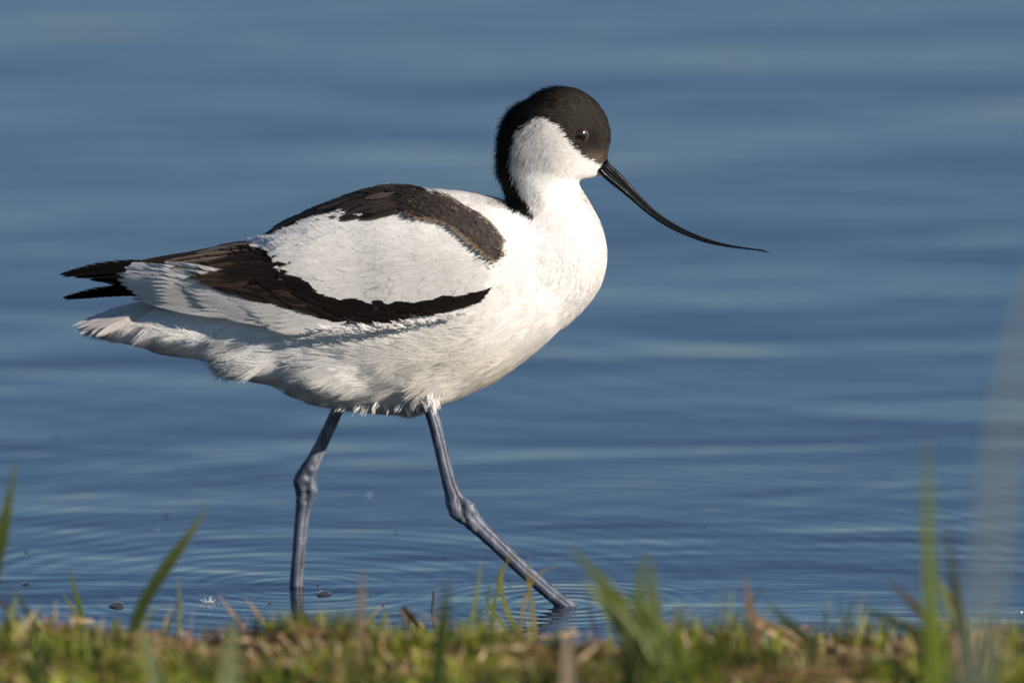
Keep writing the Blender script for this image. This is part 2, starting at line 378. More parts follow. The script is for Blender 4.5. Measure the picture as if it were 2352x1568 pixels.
def sample(n, keep=None):
    a, b_, c_ = BV[BT[:, 0]], BV[BT[:, 1]], BV[BT[:, 2]]
    ar = np.linalg.norm(np.cross(b_ - a, c_ - a), axis=1)
    ctr = (a + b_ + c_) / 3; w_ = ar.copy(); w_[ctr[:, 1] > .012] *= .25
    if keep is not None: w_ *= keep(UV(np.stack([ctr[:, 0], -np.abs(ctr[:, 1]), ctr[:, 2]], -1)))
    i = rng.choice(len(BT), n, p=w_ / w_.sum())
    r1, r2 = np.sqrt(rng.random(n)), rng.random(n); w3 = np.stack([1 - r1, r1 * (1 - r2), r1 * r2], -1)[..., None]
    return (BV[BT[i]] * w3).sum(1), unit((BN[BT[i]] * w3).sum(1))

def fur(rb, n, keep=None, wid=.00034, lscale=1.0, clumps=9000, fuzz=3.0, cj=.05):
    p, nv = sample(n, keep); col, blk, uv = body_tone(p, fuzz); fl = flow(uv)
    cp, _ = sample(clumps, keep); kd = kdtree.KDTree(len(cp))
    for i, q in enumerate(cp): kd.insert(q, i)
    kd.balance(); ci = np.array([kd.find(q)[1] for q in p])
    L = fl[:, 2] * .001 * lscale; fluff = np.clip((fl[:, 2] - 5) / 10, 0, 1)
    cj2 = rng.normal(0, 1, (clumps, 3)); cl = rng.normal(0, 1, clumps)
    d = np.stack([fl[:, 0], np.zeros(n), -fl[:, 1]], -1); d = unit(d)
    d = d + cj2[ci] * (.12 + cj * fluff)[:, None] + rng.normal(0, .055, (n, 3))
    tip = (cp[ci] - p) * 0.0
    L = L * np.clip(1 + .15 * cl[ci] + rng.normal(0, .15, n), .4, 1.8)
    loose = np.clip(fl[:, 3] - .13, 0, 1) * (fl[:, 2] < 9)
    lift = np.clip(fl[:, 3] * .22 + loose * .7 + .008 * cl[ci] * (1 + fluff) + rng.normal(0, 1, n) * (.006 + .006 * fluff + .9 * loose), .005, 1.1)
    stray = rng.random(n) < .004 * fluff; lift = np.where(stray, lift + .10, lift)
    cn = unit(nv + cj2[ci] * (.025 + .06 * fluff)[:, None] + rng.normal(0, .035, (n, 3)))
    lum = (1 + .012 * cl[ci] + rng.normal(0, .02, n))[:, None]
    lum = np.where(blk[:, None], 1 + .22 * cl[ci][:, None] + rng.normal(0, .4, (n, 1)), lum)
    col = np.clip(col * lum, .004, .88)
    rb.add(p - nv * .00003, d, nv, L, wid * (1 + .2 * fluff) * rng.uniform(.7, 1.3, n), lift, 4.0 + 2.5 * fluff, col, rng.normal(0, .12 + .5 * loose, n), 3, cn)

# legs (part of the one body mesh)
def leg(tab, y, water_z=0.0, seed=0):
    """px, py, half width across the picture, half width in depth"""
    S = spline([(a, b_, c_, d_, e_) for a, b_, c_, d_, e_ in tab], 150)
    cl = P(S[:, 0], S[:, 1], S[:, 4] * .001)
    def warp(V, cl):
        rel = V - cl[:, None, :]; r = np.linalg.norm(rel, axis=2, keepdims=True)
        out = V.copy(); w_ = S[:, 2]
        jn = np.clip((w_ - 17.5) / 6, 0, 1)
        for i in range(V.shape[0]):
            for j in range(V.shape[1]):
                q = Vector(V[i, j] * 420 + seed)
                a = mnoise.noise(q) * .10 * (.25 + jn[i]) + mnoise.noise(q * 3.1) * .05 * jn[i] + math.sin(i * 1.6 + j * .15) * .018 * jn[i]
                # tendon groove along the side towards the camera
                out[i, j] += rel[i, j] * a
        return out
    return tube(cl, S[:, 2] * PX, S[:, 3] * PX, (0, -1, 0), 40, None), S, cl, warp
def leg_build(tab, seed, knobs):
    S = spline(tab, 170); S[:, 2:4] *= .96; cl = P(S[:, 0], S[:, 1], S[:, 4] * .001); m = 44
    T = unit(np.gradient(cl, axis=0)); B = unit(np.cross(T, np.array([0, -1., 0]))); A = np.cross(B, T)
    ang = np.linspace(0, 2 * math.pi, m, endpoint=False); jn = np.clip((S[:, 2] - 16.5) / 6, 0, 1)
    V = np.empty((len(cl), m, 3))
    for i in range(len(cl)):
        for j, a in enumerate(ang):
            # camera side is a = 0; groove slightly behind the middle, tendon ridge beside it
            g_ = 1 - .13 * math.exp(-((math.atan2(math.sin(a + .35), math.cos(a + .35))) / .22) ** 2) * (1 - .3 * jn[i]) - .10 * math.exp(-((math.atan2(math.sin(a - 2.9), math.cos(a - 2.9))) / .3) ** 2)
            g_ += .10 * jn[i] * math.exp(-((math.atan2(math.sin(a - .5), math.cos(a - .5))) / .5) ** 2)
            q = A[i] * math.cos(a) * S[i, 3] * PX + B[i] * math.sin(a) * S[i, 2] * PX
            nz = mnoise.noise(Vector((cl[i] + q) * 330 + seed)) * .09 * (.2 + jn[i]) + mnoise.noise(Vector((cl[i] + q) * 900 + seed)) * .05 * jn[i] + math.sin(i * 2.1 + 2 * math.cos(a)) * .016 * jn[i]
            V[i, j] = cl[i] + q * (g_ + nz)
    for (bx, by, br, am) in knobs:
        uv = UV(V.reshape(-1, 3)).reshape(V.shape[0], m, 2); d2 = ((uv - [bx, by]) ** 2).sum(-1)
        V = V + unit(V - cl[:, None, :]) * (am * PX * np.exp(-d2 / br ** 2))[..., None]
    return loft(V)
NEAR = [(955, 860, 30, 30, -26), (972, 900, 22, 24, -28), (986, 935, 16, 18, -30), (999, 975, 15.5, 15, -31), (1013, 1030, 16, 14.5, -32), (1026, 1085, 16.5, 14.5, -33), (1038, 1125, 19, 16, -33), (1049, 1152, 23, 20, -33.5),
        (1062, 1172, 25.5, 22, -34), (1080, 1190, 23.5, 19, -34), (1102, 1212, 20, 16, -34), (1140, 1248, 18, 14.5, -34), (1190, 1297, 17, 14, -34), (1240, 1341, 17, 14, -34), (1290, 1382, 17.5, 15, -34), (1335, 1418, 18, 16, -34)]
FARL = [(815, 860, 30, 30, 26), (800, 890, 20, 22, 28), (780, 930, 15.5, 16, 30), (757, 980, 15, 14.5, 31), (735, 1027, 16, 14.5, 32), (718, 1062, 18.5, 16, 33), (705, 1092, 24, 21, 33.5), (702, 1118, 24.5, 22, 34), (701, 1142, 22.5, 19, 34),
        (696, 1172, 18.5, 15.5, 34), (691, 1215, 16.8, 14, 34), (687, 1265, 16.3, 13.5, 34), (683, 1310, 16.3, 13.5, 34), (680, 1350, 17, 14.5, 34), (677, 1395, 17.5, 15, 34)]
la, lb = leg_build(NEAR, 3.0, [(1036, 1158, 13, 6), (1042, 1180, 13, 7), (1082, 1160, 12, 8), (1060, 1182, 8, -8), (1058, 1165, 8, -7), (1055, 1150, 8, -5), (1070, 1196, 8, -5), (1090, 1176, 8, 4)]), leg_build(FARL, 11.0, [(682, 1104, 15, 7), (723, 1128, 12, 7), (703, 1132, 8, -8), (702, 1115, 7, -6), (706, 1092, 7, -4), (716, 1080, 8, 3), (700, 1148, 8, -5)])
v, f = join([(BV, BF), la, lb])
bc, _, _ = body_tone(BV); colr = np.concatenate([bc * .97, np.tile([.2, .2, .25], (len(la[0]) + len(lb[0]), 1))])
mi = [0] * len(BF) + [1] * (len(la[1]) + len(lb[1]))
mesh_obj("body", v, f, [M_SKIN, M_LEG], bird, col=colr, mi=mi)

# plumage strands
def not_wing(uv):
    k = ((uv[:, 0] > 250) & ~((uv[:, 0] > 480) & (uv[:, 0] < 940) & (uv[:, 1] < 640))).astype(float) + 1e-9; inw = inpoly(uv, WINGOUT); k[inw] = .02; return k
WINGOUT = [(345, 640), (600, 560), (760, 480), (870, 450), (1000, 465), (1090, 515), (1135, 560), (1140, 600), (1130, 650), (1108, 684), (1050, 704), (900, 728), (760, 738), (690, 728), (640, 700), (500, 685)]
rb = Ribbons(); fur(rb, 125000, not_wing, clumps=3500, wid=.00042)
headk = lambda uv: ((uv[:, 1] < 520) & (uv[:, 0] > 1100)).astype(float) + 1e-6
rbh = Ribbons(); fur(rbh, 60000, headk, wid=.00026, lscale=1.0, clumps=2500, fuzz=2.2)
# mixed dark and pale at the lower end of the nape
rbh.build("head_plumage", M_PLUME, bird)

# loose belly and thigh tufts
def tuft_at(cx, cy, y, dx, dy, L, n, w0=7, spread=.10):
    """a pointed wisp: strands from a small root patch drawn together towards one tip"""
    d = unit(np.array([dx, 0, -dy]) + rng.normal(0, .08, 3)); side = unit(np.cross(d, [0, 1, 0])); o = rng.uniform(-1, 1, n)
    r_ = P(cx, cy, y * .001) + side * (o * w0 * PX)[:, None] + np.stack([0 * o, rng.normal(0, .0012, n), 0 * o], -1) - d * rng.uniform(0, .003, n)[:, None]
    dd = d - side * (o * w0 * PX / (L * .001) * .8)[:, None] + rng.normal(0, spread, (n, 3)); nv = unit(np.array([.2, -1, .1]) + rng.normal(0, .1, (n, 3)))
    rb.add(r_, dd, nv, L * .001 * rng.uniform(.55, 1.1, n), .0004, .03, 3.0, np.clip(WHITE * rng.uniform(.95, 1.02, (n, 1)), 0, .86), rng.normal(0, .3, n), 4, nv)
for q in [(842, 930, -26, -.45, 1, 9, 22, 9), (860, 936, -27, -.3, 1, 6, 16), (825, 932, -25, -.8, .8, 8, 18), (888, 938, -27, -.1, 1, 4, 14), (915, 938, -28, -.3, 1, 4, 14), (938, 940, -29, .2, 1, 4.5, 16), (960, 938, -32, -.2, 1, 4, 16), (978, 930, -37, .1, 1, 6, 26, 9), (993, 924, -38, .15, 1, 8, 36, 9), (1003, 922, -37, .25, 1, 6, 22, 7),
          (985, 905, -38, -.1, 1, 8, 30, 10), (1012, 908, -34, -.5, 1, 5, 18), (790, 930, -22, -1, .55, 8, 20, 9), (755, 922, -20, -1, .45, 8, 20, 9), (705, 905, -20, -1, .3, 9, 20, 9), (665, 890, -18, -1, .2, 8, 18, 9), (870, 922, -30, -.6, .9, 7, 20, 9), (920, 925, -31, -.5, .9, 7, 20, 9), (950, 920, -33, -.4, 1, 7, 20, 9)]:
    tuft_at(*q)
for k in range(46):      # pale wisps lying over the lower edge of the dark wing band
    u = k / 45; cx = 748 + 330 * u; cy = np.interp(cx, [740, 830, 900, 980, 1050, 1080], [756, 752, 744, 731, 718, 710]) + rng.normal(3, 2)
    tuft_at(cx, cy, -np.interp(cx, [740, 830, 950, 1080], [52, 55.5, 58.5, 59.5]), -1, -.62 + .3 * u, 6.5 - 3 * u, 9, 6, .12)
rb.build("body_plumage", M_PLUME, bird)

# ---- wings
def WS(px, py, off=0.0):
    """points on the folded wing and their outward normals"""
    px = np.asarray(px, float); py = np.asarray(py, float); e = 6.0
    f_ = lambda a, b_: P(a, b_, wing_y(a, b_))
    c = f_(px, py); n = unit(np.cross(f_(px + e, py) - f_(px - e, py), f_(px, py - e) - f_(px, py + e)))
    n = np.where(n[..., 1:2] > 0, -n, n)
    n = unit(n + np.array([0, -.25, 0]))
    return c + n * np.asarray(off, float)[..., None], n
SCAP = [(606, 543), (670, 506), (750, 473), (816, 445), (871, 431), (930, 427), (959, 430), (962, 442), (997, 450), (1025, 460), (1057, 482), (1096, 501), (1126, 523), (1145, 545), (1155, 566), (1150, 582), (1141, 597), (1129, 591), (1096, 567), (1052, 534),
        (1025, 514), (981, 506), (939, 504), (928, 493), (873, 488), (843, 502), (808, 510), (786, 508), (739, 515), (695, 526), (643, 534)]
PANEL = [(568, 562), (606, 546), (643, 534), (695, 526), (739, 515), (786, 508), (843, 502), (873, 488), (928, 493), (981, 506), (1025, 514), (1052, 534), (1096, 567), (1141, 597), (1146, 610), (1138, 632), (1127, 652), (1108, 662), (1060, 672), (1000, 679), (930, 685), (850, 681), (760, 668), (696, 646), (650, 616), (622, 582), (590, 578)]
BAND = [(1110, 666), (1128, 660), (1106, 690), (1052, 706), (982, 719), (900, 729), (830, 731), (780, 728), (742, 722), (700, 718), (680, 702), (650, 682), (600, 665), (540, 657), (490, 652), (440, 636), (455, 615), (380, 606), (340, 600), (450, 580), (540, 560), (575, 552), (568, 562), (580, 580), (612, 584), (642, 622), (690, 654), (760, 678), (850, 691), (930, 694), (1000, 688), (1060, 680)]
BROWN = np.array([.027, .018, .013]); BANDC = np.array([.0085, .0065, .006]); SCAPC = np.array([.032, .025, .022]); PATCH = np.array([.072, .060, .056]); BUFF = np.array([.42, .31, .22])
def wing_tone(px, py):
    q = np.stack([px, py], -1).reshape(-1, 2); c = np.tile(WHITE * .98, (len(q), 1))
    c[inpoly(q, BAND)] = BANDC; s = inpoly(q, SCAP) | ((q[:, 0] > 600) & (q[:, 0] < 1000) & (q[:, 1] < np.interp(q[:, 0], [606, 643, 739, 843, 873, 928, 960, 1000], [545, 530, 512, 500, 486, 490, 470, 452]))); c[s] = SCAPC; c[s & (q[:, 0] > 1000)] = PATCH
    tipk = (q[:, 0] < 335) & (q[:, 1] > 608 + np.clip((q[:, 0] - 250), 0, 99) * .85); c[tipk] = BLACK
    return c
def wing_shell():
    nu, nv_ = 260, 60; px = np.linspace(330, 1155, nu); X, Y, O = [], [], []
    for x in px:
        tp, bt = smooth_tab(x, WTOP, 1, 8), smooth_tab(x, WBOT, 1, 8)
        X.append(np.full(nv_, x)); Y.append(np.linspace(tp + 1, bt - 2, nv_)); O.append(np.full(nv_, -.0008))
    X, Y, O = np.array(X), np.array(Y), np.array(O)
    A, nA = WS(X, Y, O); B = A - nA * .0012
    B[:, :, 1] = np.minimum(B[:, :, 1], -.001)
    V = np.concatenate([A.reshape(-1, 3), B.reshape(-1, 3)]); F = grid_faces(nu, nv_); n = nu * nv_
    F = np.concatenate([F, F[:, ::-1] + n])
    rim = [i * nv_ for i in range(nu)] + [(nu - 1) * nv_ + j for j in range(1, nv_)] + [i * nv_ + nv_ - 1 for i in range(nu - 2, -1, -1)] + [j for j in range(nv_ - 2, 0, -1)]
    rim = np.array(rim); r2 = np.roll(rim, -1)
    F = np.concatenate([F, np.stack([rim, rim + n, r2 + n, r2], -1)])
    C = wing_tone(X.ravel(), Y.ravel())
    return V, F, np.concatenate([C, C])
def path(x0, y0, x1, y1, sag=0.0, off0=.0002, off1=.0012, K=9, offc=None):
    t_ = np.linspace(0, 1, K); X = x0 + (x1 - x0) * t_; Y = y0 + (y1 - y0) * t_ + sag * np.sin(t_ * math.pi)
    Y = np.maximum(Y, smooth_tab(X, WTOP, 1, 8) + 4 + 14 * np.clip((X - 980) / 60, 0, 1))
    return WS(X, Y, off0 + (off1 - off0) * t_)
def lay(rb, poly, step, dirf, lenf, ratio, colf, o0, o1, edge=None, nb=24, jit=.08, lum=.06, shape=(.4, .7), cam_=.1, under=None):
    """shingle feathers whose tips fill a region, in rows from the tail forwards"""
    xs = [q[0] for q in poly]; ys = [q[1] for q in poly]; pts = []
    row = 0; x = min(xs)
    while x < max(xs) + step[0]:
        y = min(ys) - (row % 2) * step[1] / 2
        while y < max(ys) + step[1]:
            pts.append((x + rng.normal(0, step[0] * .30), y + rng.normal(0, step[1] * .22))); y += step[1]
        x += step[0]; row += 1
    pts = np.array(pts); pts = pts[inpoly(pts, poly)]
    for (tx, ty) in pts:
        dx, dy = dirf(tx, ty); k = math.hypot(dx, dy); dx /= k; dy /= k; a = rng.normal(0, .06); dx, dy = dx - a * dy, dy + a * dx
        L = lenf(tx, ty) * rng.uniform(.9, 1.1); x0, y0 = tx - dx * L, ty - dy * L
        y0 = max(y0, float(smooth_tab(x0, WTOP, 1, 8)) + 2); x0 = min(x0, 1150)
        if under: y0 = max(y0, float(np.interp(x0, [q_[0] for q_ in under], [q_[1] for q_ in under])) + 4)
        p, n = path(x0, y0, tx, ty, rng.normal(0, 2), o0, o1 * rng.uniform(.8, 1.2))
        LL = L * PX
        c = colf(tx, ty); vane(rb, p, n, LL, LL * ratio, c, edge(tx, ty) if edge else None, nb=nb, jit=jit, lum=lum, shape=shape, cam_=cam_)

M_DARK = feather_mat("dark_flight_feather", .7, .06, 900, .1)
SCLOW = [(560, 556), (606, 545), (643, 535), (695, 527), (739, 516), (786, 509), (843, 503), (873, 490), (928, 495), (981, 508), (1025, 516), (1052, 536), (1096, 569), (1129, 593), (1150, 606)]
def build_wing(far):
    wing = empty("wing", (0, 0, -.0085 if far else 0)); wing.parent = bird
    def B(rb, name, m=M_VANE): return rb.build(name, m, wing, far)
    V, F, C = wing_shell()
    if far: V = V * [1, -1, 1]; F = F[:, ::-1]
    mesh_obj("wing_base", V, F, M_SKIN, wing, col=C)
    q = .6 if far else 1.0
    # primaries: long dark tips beyond the white stripe
    rb = Ribbons()
    if not far: tips = [(152, 632, 420, 612, -5), (180, 634, 420, 626, -2), (215, 640, 430, 645, 1), (262, 655, 440, 655, 2), (310, 672, 450, 668, 2)]
    else: tips = [(156, 653, 400, 640, -6), (185, 651, 400, 643, -5), (225, 647, 400, 647, -4)]
    for i, (tx, ty, x0, y0, sg) in enumerate(tips):
        t_ = np.linspace(0, 1, 12); X = x0 + (tx - x0) * t_; Y = y0 + (ty - y0) * t_ + sg * 1.5 * np.sin(t_ * math.pi)
        yy = -(.013 + .001 * i) * (1 - t_) - .005 * t_ - .0006 * (len(tips) - i)
        pp = P(X, Y, -yy if far else yy); pp = pp * [1, -1, 1] if far else pp
        nn = unit(np.tile([0, -1, .25], (12, 1))); L = abs(x0 - tx) * PX
        vane(rb, pp, nn, L, (.0082 if not far else .0072), BLACK * .25, BLACK * .3, theta=14, nb=150, jit=.015, shape=(.5, .62), widths=(.75, 1), gap=.0, lum=.1)
    B(rb, "primary_feather_tips", M_DARK)
    # white secondaries stripe: long even feathers whose tips step down the edge of the black primaries
    rb = Ribbons()
    for (a0, a1, b0, b1, n_, w_, o0, o1, gr) in [((254, 611), (340, 688), (480, 628), (600, 726), 9, .0085, .0003, .0010, .80), ((400, 616), (500, 708), (640, 660), (720, 742), 7, .011, .0006, .0013, .95), ((540, 668), (650, 744), (720, 700), (800, 738), 6, .011, .0008, .0015, .97)]:
        for k in range(n_):
            u = k / (n_ - 1); tx, ty = a0[0] + (a1[0] - a0[0]) * u, a0[1] + (a1[1] - a0[1]) * u; x0, y0 = b0[0] + (b1[0] - b0[0]) * u, b0[1] + (b1[1] - b0[1]) * u
            p, n = path(x0, y0, tx + rng.normal(0, 2), ty, 3, o0 + .0001 * u, o0 + .0002 + .0001 * u, 12); L = math.hypot(tx - x0, ty - y0) * PX
            vane(rb, p, n, L, w_, WHITE * gr, WHITE * .96, theta=17, nb=130, jit=.02, shape=(.5, .5), gap=.0, lum=.012, cam_=.05)
    # brown-washed feathers over the stripe
    lay(rb, [(455, 626), (560, 640), (640, 668), (690, 705), (650, 700), (590, 685), (520, 668), (470, 650)], (34 / q, 13), lambda x, y: (-1, -.3), lambda x, y: 100, .26,
        lambda x, y: BANDC * 1.7, .0010, .0014, edge=lambda x, y: np.array([.085, .055, .04]), nb=50, jit=.10, lum=.1)
    B(rb, "secondary_feathers")
    # long dark tertials
    rb = Ribbons()
    for (tx, ty, x0, y0, sg, w_, c, e) in [(330, 602, 600, 556, -3, .007, BROWN * .9, BROWN * 3), (352, 606, 600, 566, -2, .008, BROWN, BROWN * 1.5), (395, 606, 620, 575, 2, .009, BROWN * .7, np.array([.28, .20, .15])), (410, 613, 620, 590, 3, .009, BROWN, np.array([.3, .22, .17])),
                                          (440, 590, 600, 562, 0, .008, BROWN, BROWN * 1.6), (470, 586, 610, 562, -1, .009, np.array([.10, .085, .075]), np.array([.20, .17, .15])), (455, 630, 640, 606, 2, .011, BROWN, BROWN * 3), (500, 612, 640, 588, 0, .011, BANDC, BROWN), (530, 628, 660, 610, 2, .012, BANDC, BROWN), (480, 640, 650, 620, 4, .011, BROWN, BROWN * 3)]:
        p, n = path(x0, y0, tx, ty, sg, .0008, .0018, 12); L = math.hypot(tx - x0, ty - y0) * PX
        vane(rb, p, n, L, w_, c, e, theta=22, nb=70, jit=.05, shape=(.4, .5), gap=.01)
    B(rb, "tertial_feathers")
    # black band
    rb = Ribbons()
    def bdir(x, y): return (-1, .22) if x > 980 else (-1, .12) if x > 860 else (-1, -.05) if x > 760 else (-1, -.35) if x > 620 else (-1, -.28)
    band2 = [q_ for q_ in BAND]
    lay(rb, [(min(a_, 1015), b_) for a_, b_ in band2], (34 / q, 13), bdir, lambda x, y: 60 if x > 980 else 100, .22, lambda x, y: BANDC * (1.4 if x > 940 else 1) if rng.random() > .25 else BANDC * 1.7, .0008, .0013, edge=lambda x, y: BANDC * 1.3 if x > 640 else BANDC * 1.8, nb=60, jit=.08, lum=.12)
    N = 5200; pp = np.stack([rng.uniform(985, 1130, N), rng.uniform(655, 712, N)], -1); pp = pp[inpoly(pp + rng.normal(0, 1.2, pp.shape), BAND)]; c, n = WS(pp[:, 0], pp[:, 1], np.full(len(pp), .0012))
    rb.add(c, np.array([-1, 0, -.22]) + rng.normal(0, .12, (len(pp), 3)), n, .0045 * rng.uniform(.6, 1.3, len(pp)), .0005, .03, 3, BANDC * rng.uniform(.9, 1.9, (len(pp), 1)), rng.normal(0, .2, len(pp)), 3, n)
    B(rb, "dark_band_feathers", M_DARK)
    # white coverts
    rb = Ribbons()
    def cdir(x, y):
        t_ = np.clip((x - 600) / 540, 0, 1); v_ = np.clip((y - 540) / 150, 0, 1); return (-1, -.25 + .32 * t_ + .42 * v_ * (.35 + t_) + (.35 * (1 - v_) if x < 800 else .1))
    def clen(x, y): return 40 + 85 * np.clip((1110 - x) / 400, 0, 1)
    EDGE = spline([(572, 563), (596, 577), (622, 588), (652, 620), (698, 650), (762, 672), (850, 685), (930, 688), (1000, 681), (1060, 671), (1112, 658)], 27 if not far else 14)
    for k, (tx, ty) in enumerate(EDGE):      # the lowest row, its tips along the edge of the dark band
        u = k / (len(EDGE) - 1); dx, dy = -1, -.05 + .42 * u + rng.normal(0, .04); L = clen(tx, ty) * .95
        p, n = path(tx - dx * L, ty - dy * L, tx + rng.normal(0, 2), ty + rng.normal(0, 2), 2, .0008, .0010); vane(rb, p, n, L * PX, L * PX * .5, WHITE * 1.04, WHITE * 1.02, nb=80, jit=.04, shape=(.4, .5), gap=0, lum=.008, cam_=.06)
    lay(rb, PANEL, (26 / q, 18), cdir, lambda x, y: clen(x, y) * rng.uniform(.9, 1.1), .52, lambda x, y: WHITE * 1.04, .0009, .0010, nb=80, jit=.04, lum=.006, under=[(a_, b_ + (4 if a_ < 960 else 14)) for a_, b_ in SCLOW],
        edge=lambda x, y: WHITE * 1.03, shape=(.4, .55), cam_=.06)
    B(rb, "covert_feathers")
    # dark scapulars and wrist patch
    rb = Ribbons()
    def sdir_(x, y): return (-1, .55) if x < 720 else (-1, .36) if x < 820 else (-1, .12) if x < 930 else (-1, -.2) if x < 1010 else (-1, -.62)
    lay(rb, SCAP, (26 / q, 13), sdir_, lambda x, y: 92 if x < 900 else 50 if x < 1020 else 30, .26, lambda x, y: PATCH * rng.uniform(.8, 1.2) if x > 1040 else SCAPC * rng.choice([.35, .7, 1.1, 1.8]), .0019, .0029, edge=lambda x, y: SCAPC * rng.choice([.6, 1.2, 2.2]), nb=44, jit=.12, lum=.25)
    for (tx, ty, x0, y0) in [(604, 545, 745, 482), (622, 541, 760, 480), (645, 533, 790, 474), (672, 527, 800, 480), (698, 524, 830, 478), (660, 520, 790, 464), (742, 512, 860, 474)]:
        p, n = path(x0, y0, tx, ty, -3, .0019, .0022, 12); L = math.hypot(tx - x0, ty - y0) * PX
        vane(rb, p, n, L, .0058, SCAPC * rng.choice([.4, .8, 1.3]), SCAPC * rng.choice([.6, 1.6]), theta=22, nb=60, jit=.06, shape=(.4, .6), gap=.01)
    for (tx, ty, x0, y0) in [(788, 508, 925, 478), (806, 498, 940, 468), (838, 504, 955, 484), (860, 492, 975, 476), (765, 505, 900, 466)]:
        p, n = path(x0, y0, tx, ty, -4, .0028, .0027, 12); L = math.hypot(tx - x0, ty - y0) * PX
        vane(rb, p, n, L, .0075, SCAPC * rng.choice([.6, 1.0, 1.5]), SCAPC * rng.choice([1.2, 2.0]), theta=24, nb=80, jit=.08, shape=(.4, .6), gap=.01)
    B(rb, "scapular_feathers")
    rb = Ribbons(); N = int(6500 * q); pp = np.stack([rng.uniform(925, 1160, N * 3), rng.uniform(450, 602, N * 3)], -1); pp = pp[inpoly(pp + rng.normal(0, 2.0, pp.shape), SCAP) & (rng.random(len(pp)) < .15 + (pp[:, 0] - 925) / 130)][:N]
    c, n = WS(pp[:, 0], pp[:, 1], np.full(len(pp), .0033)); xx = np.clip((pp[:, 0] - 960) / 180, 0, 1)[:, None]
    c = c - n * .001 * (xx ** 3)
    d = np.stack([-1 + 0 * pp[:, 0], 0 * pp[:, 0], np.where(pp[:, 0] > 1040, .45, .25)], -1) + rng.normal(0, .3, (len(pp), 3))
    cc = (SCAPC * (1 - xx) + PATCH * xx) * rng.uniform(.5, 1.6, (len(pp), 1)); tipc = np.where(rng.random((len(pp), 1)) < .03, BUFF, cc * 1.15)
    rb.add(c, d, n, .0042 * rng.uniform(.6, 1.3, len(pp)), .0004, .06, 3, cc, rng.normal(0, .4, len(pp)), 3, unit(n + rng.normal(0, .07, n.shape)), coltip=tipc)
    # buff fringe along the lower and upper edge of the wrist patch
    for edge_, dd in (([(928, 493), (981, 506), (1025, 514), (1052, 534), (1096, 567), (1129, 591), (1141, 597)], (-.8, 0, -.45)), ([(1025, 460), (1057, 482), (1096, 501), (1126, 523), (1145, 545), (1155, 566), (1150, 582)], (-.6, 0, -.1))):
        E = spline([(a, b_) for a, b_ in edge_], 260) + rng.normal(0, 1.6, (260, 2)); c, n = WS(E[:, 0], E[:, 1], np.full(260, .0034))
        rb.add(c, np.array(dd) + rng.normal(0, .25, (260, 3)), n, .0030 * rng.uniform(.6, 1.3, 260), .0004, .08, 3, np.tile(BUFF * .35, (260, 1)), rng.normal(0, .4, 260), 3, n, coltip=np.tile(BUFF * 1.2, (260, 1)))
    B(rb, "wrist_patch_feathers", M_PLUME)
    return wing
build_wing(False); build_wing(True)

# ---- tail
rb = Ribbons()
for i, (tx, ty, yy, c) in enumerate([(198, 742, -2, .58), (210, 746, -7, .55), (220, 739, 3, .62), (234, 747, -11, .62), (246, 749, -14, .66), (216, 753, -5, .42)]):
    t_ = np.linspace(0, 1, 10); X = 420 + (tx - 420) * t_; Y = 690 + (ty - 690) * t_ - 8 * np.sin(t_ * math.pi)
    pp = P(X, Y, (yy * (.5 + .5 * t_) - 2) * .001); nn = unit(np.tile([-.25, -.75, .65], (10, 1)))
    vane(rb, pp, nn, .055, .011, np.array([c, c * .92, c * .87]), np.array([.68, .64, .61]) * (.7 if i == 5 else 1), theta=20, nb=80, jit=.04, shape=(.5, .4), gap=.01)
rb.build("tail_feathers", M_VANE, bird)

# ---- bill
TOPB = [(1396, 366), (1401, 375), (1420, 393), (1442, 416), (1478, 457), (1508, 485.5), (1552.6, 515.5), (1597, 537.5), (1642, 553.5), (1686.6, 563.9), (1731, 570.8), (1755, 574.6), (1768, 580.6)]
BOTB = [(1371, 392), (1388.8, 410.5), (1404, 423), (1424, 438.5), (1457, 466), (1487, 491), (1530, 520), (1576, 541.5), (1622, 557.8), (1668, 567), (1715, 572.8), (1748, 577.0), (1767, 581.4)]
bill = empty("bill", (0, 0, 0)); bill.parent = bird
Tt, Tb = spline(TOPB, 90), spline(BOTB, 90)
hwid = np.interp(np.linspace(0, 1, 90), [0, .08, .2, .5, .8, 1], [8.0, 6.4, 4.2, 2.4, 1.6, .35]) * .001 * .62
def mandible(a, b_, lo):
    A, B = P(Tt[:, 0] * (1 - a) + Tb[:, 0] * a, Tt[:, 1] * (1 - a) + Tb[:, 1] * a), P(Tt[:, 0] * (1 - b_) + Tb[:, 0] * b_, Tt[:, 1] * (1 - b_) + Tb[:, 1] * b_)
    c = (A + B) / 2; h = (A - B) / 2; ang = np.linspace(0, 2 * math.pi, 28, endpoint=False); V = []
    for i in range(90):
        cs, sn = np.cos(ang), np.sin(ang)
        wv = hwid[i] * (1 - .18 * np.exp(-((sn - (.15 if not lo else -.2)) / .2) ** 2)) * (1 if lo else 1.04)
        V.append(c[i] + np.outer(np.sign(sn) * np.abs(sn) ** .8, h[i]) + np.outer(np.sign(cs) * np.abs(cs) ** .8 * wv, [0, 1, 0]))
    return loft(np.array(V))
for nm, (a, b_, lo) in (("upper_mandible", (0, .53, False)), ("lower_mandible", (.56, 1.0, True))):
    v, f = mandible(a, b_, lo); mesh_obj(nm, v, f, M_BILL, bill)

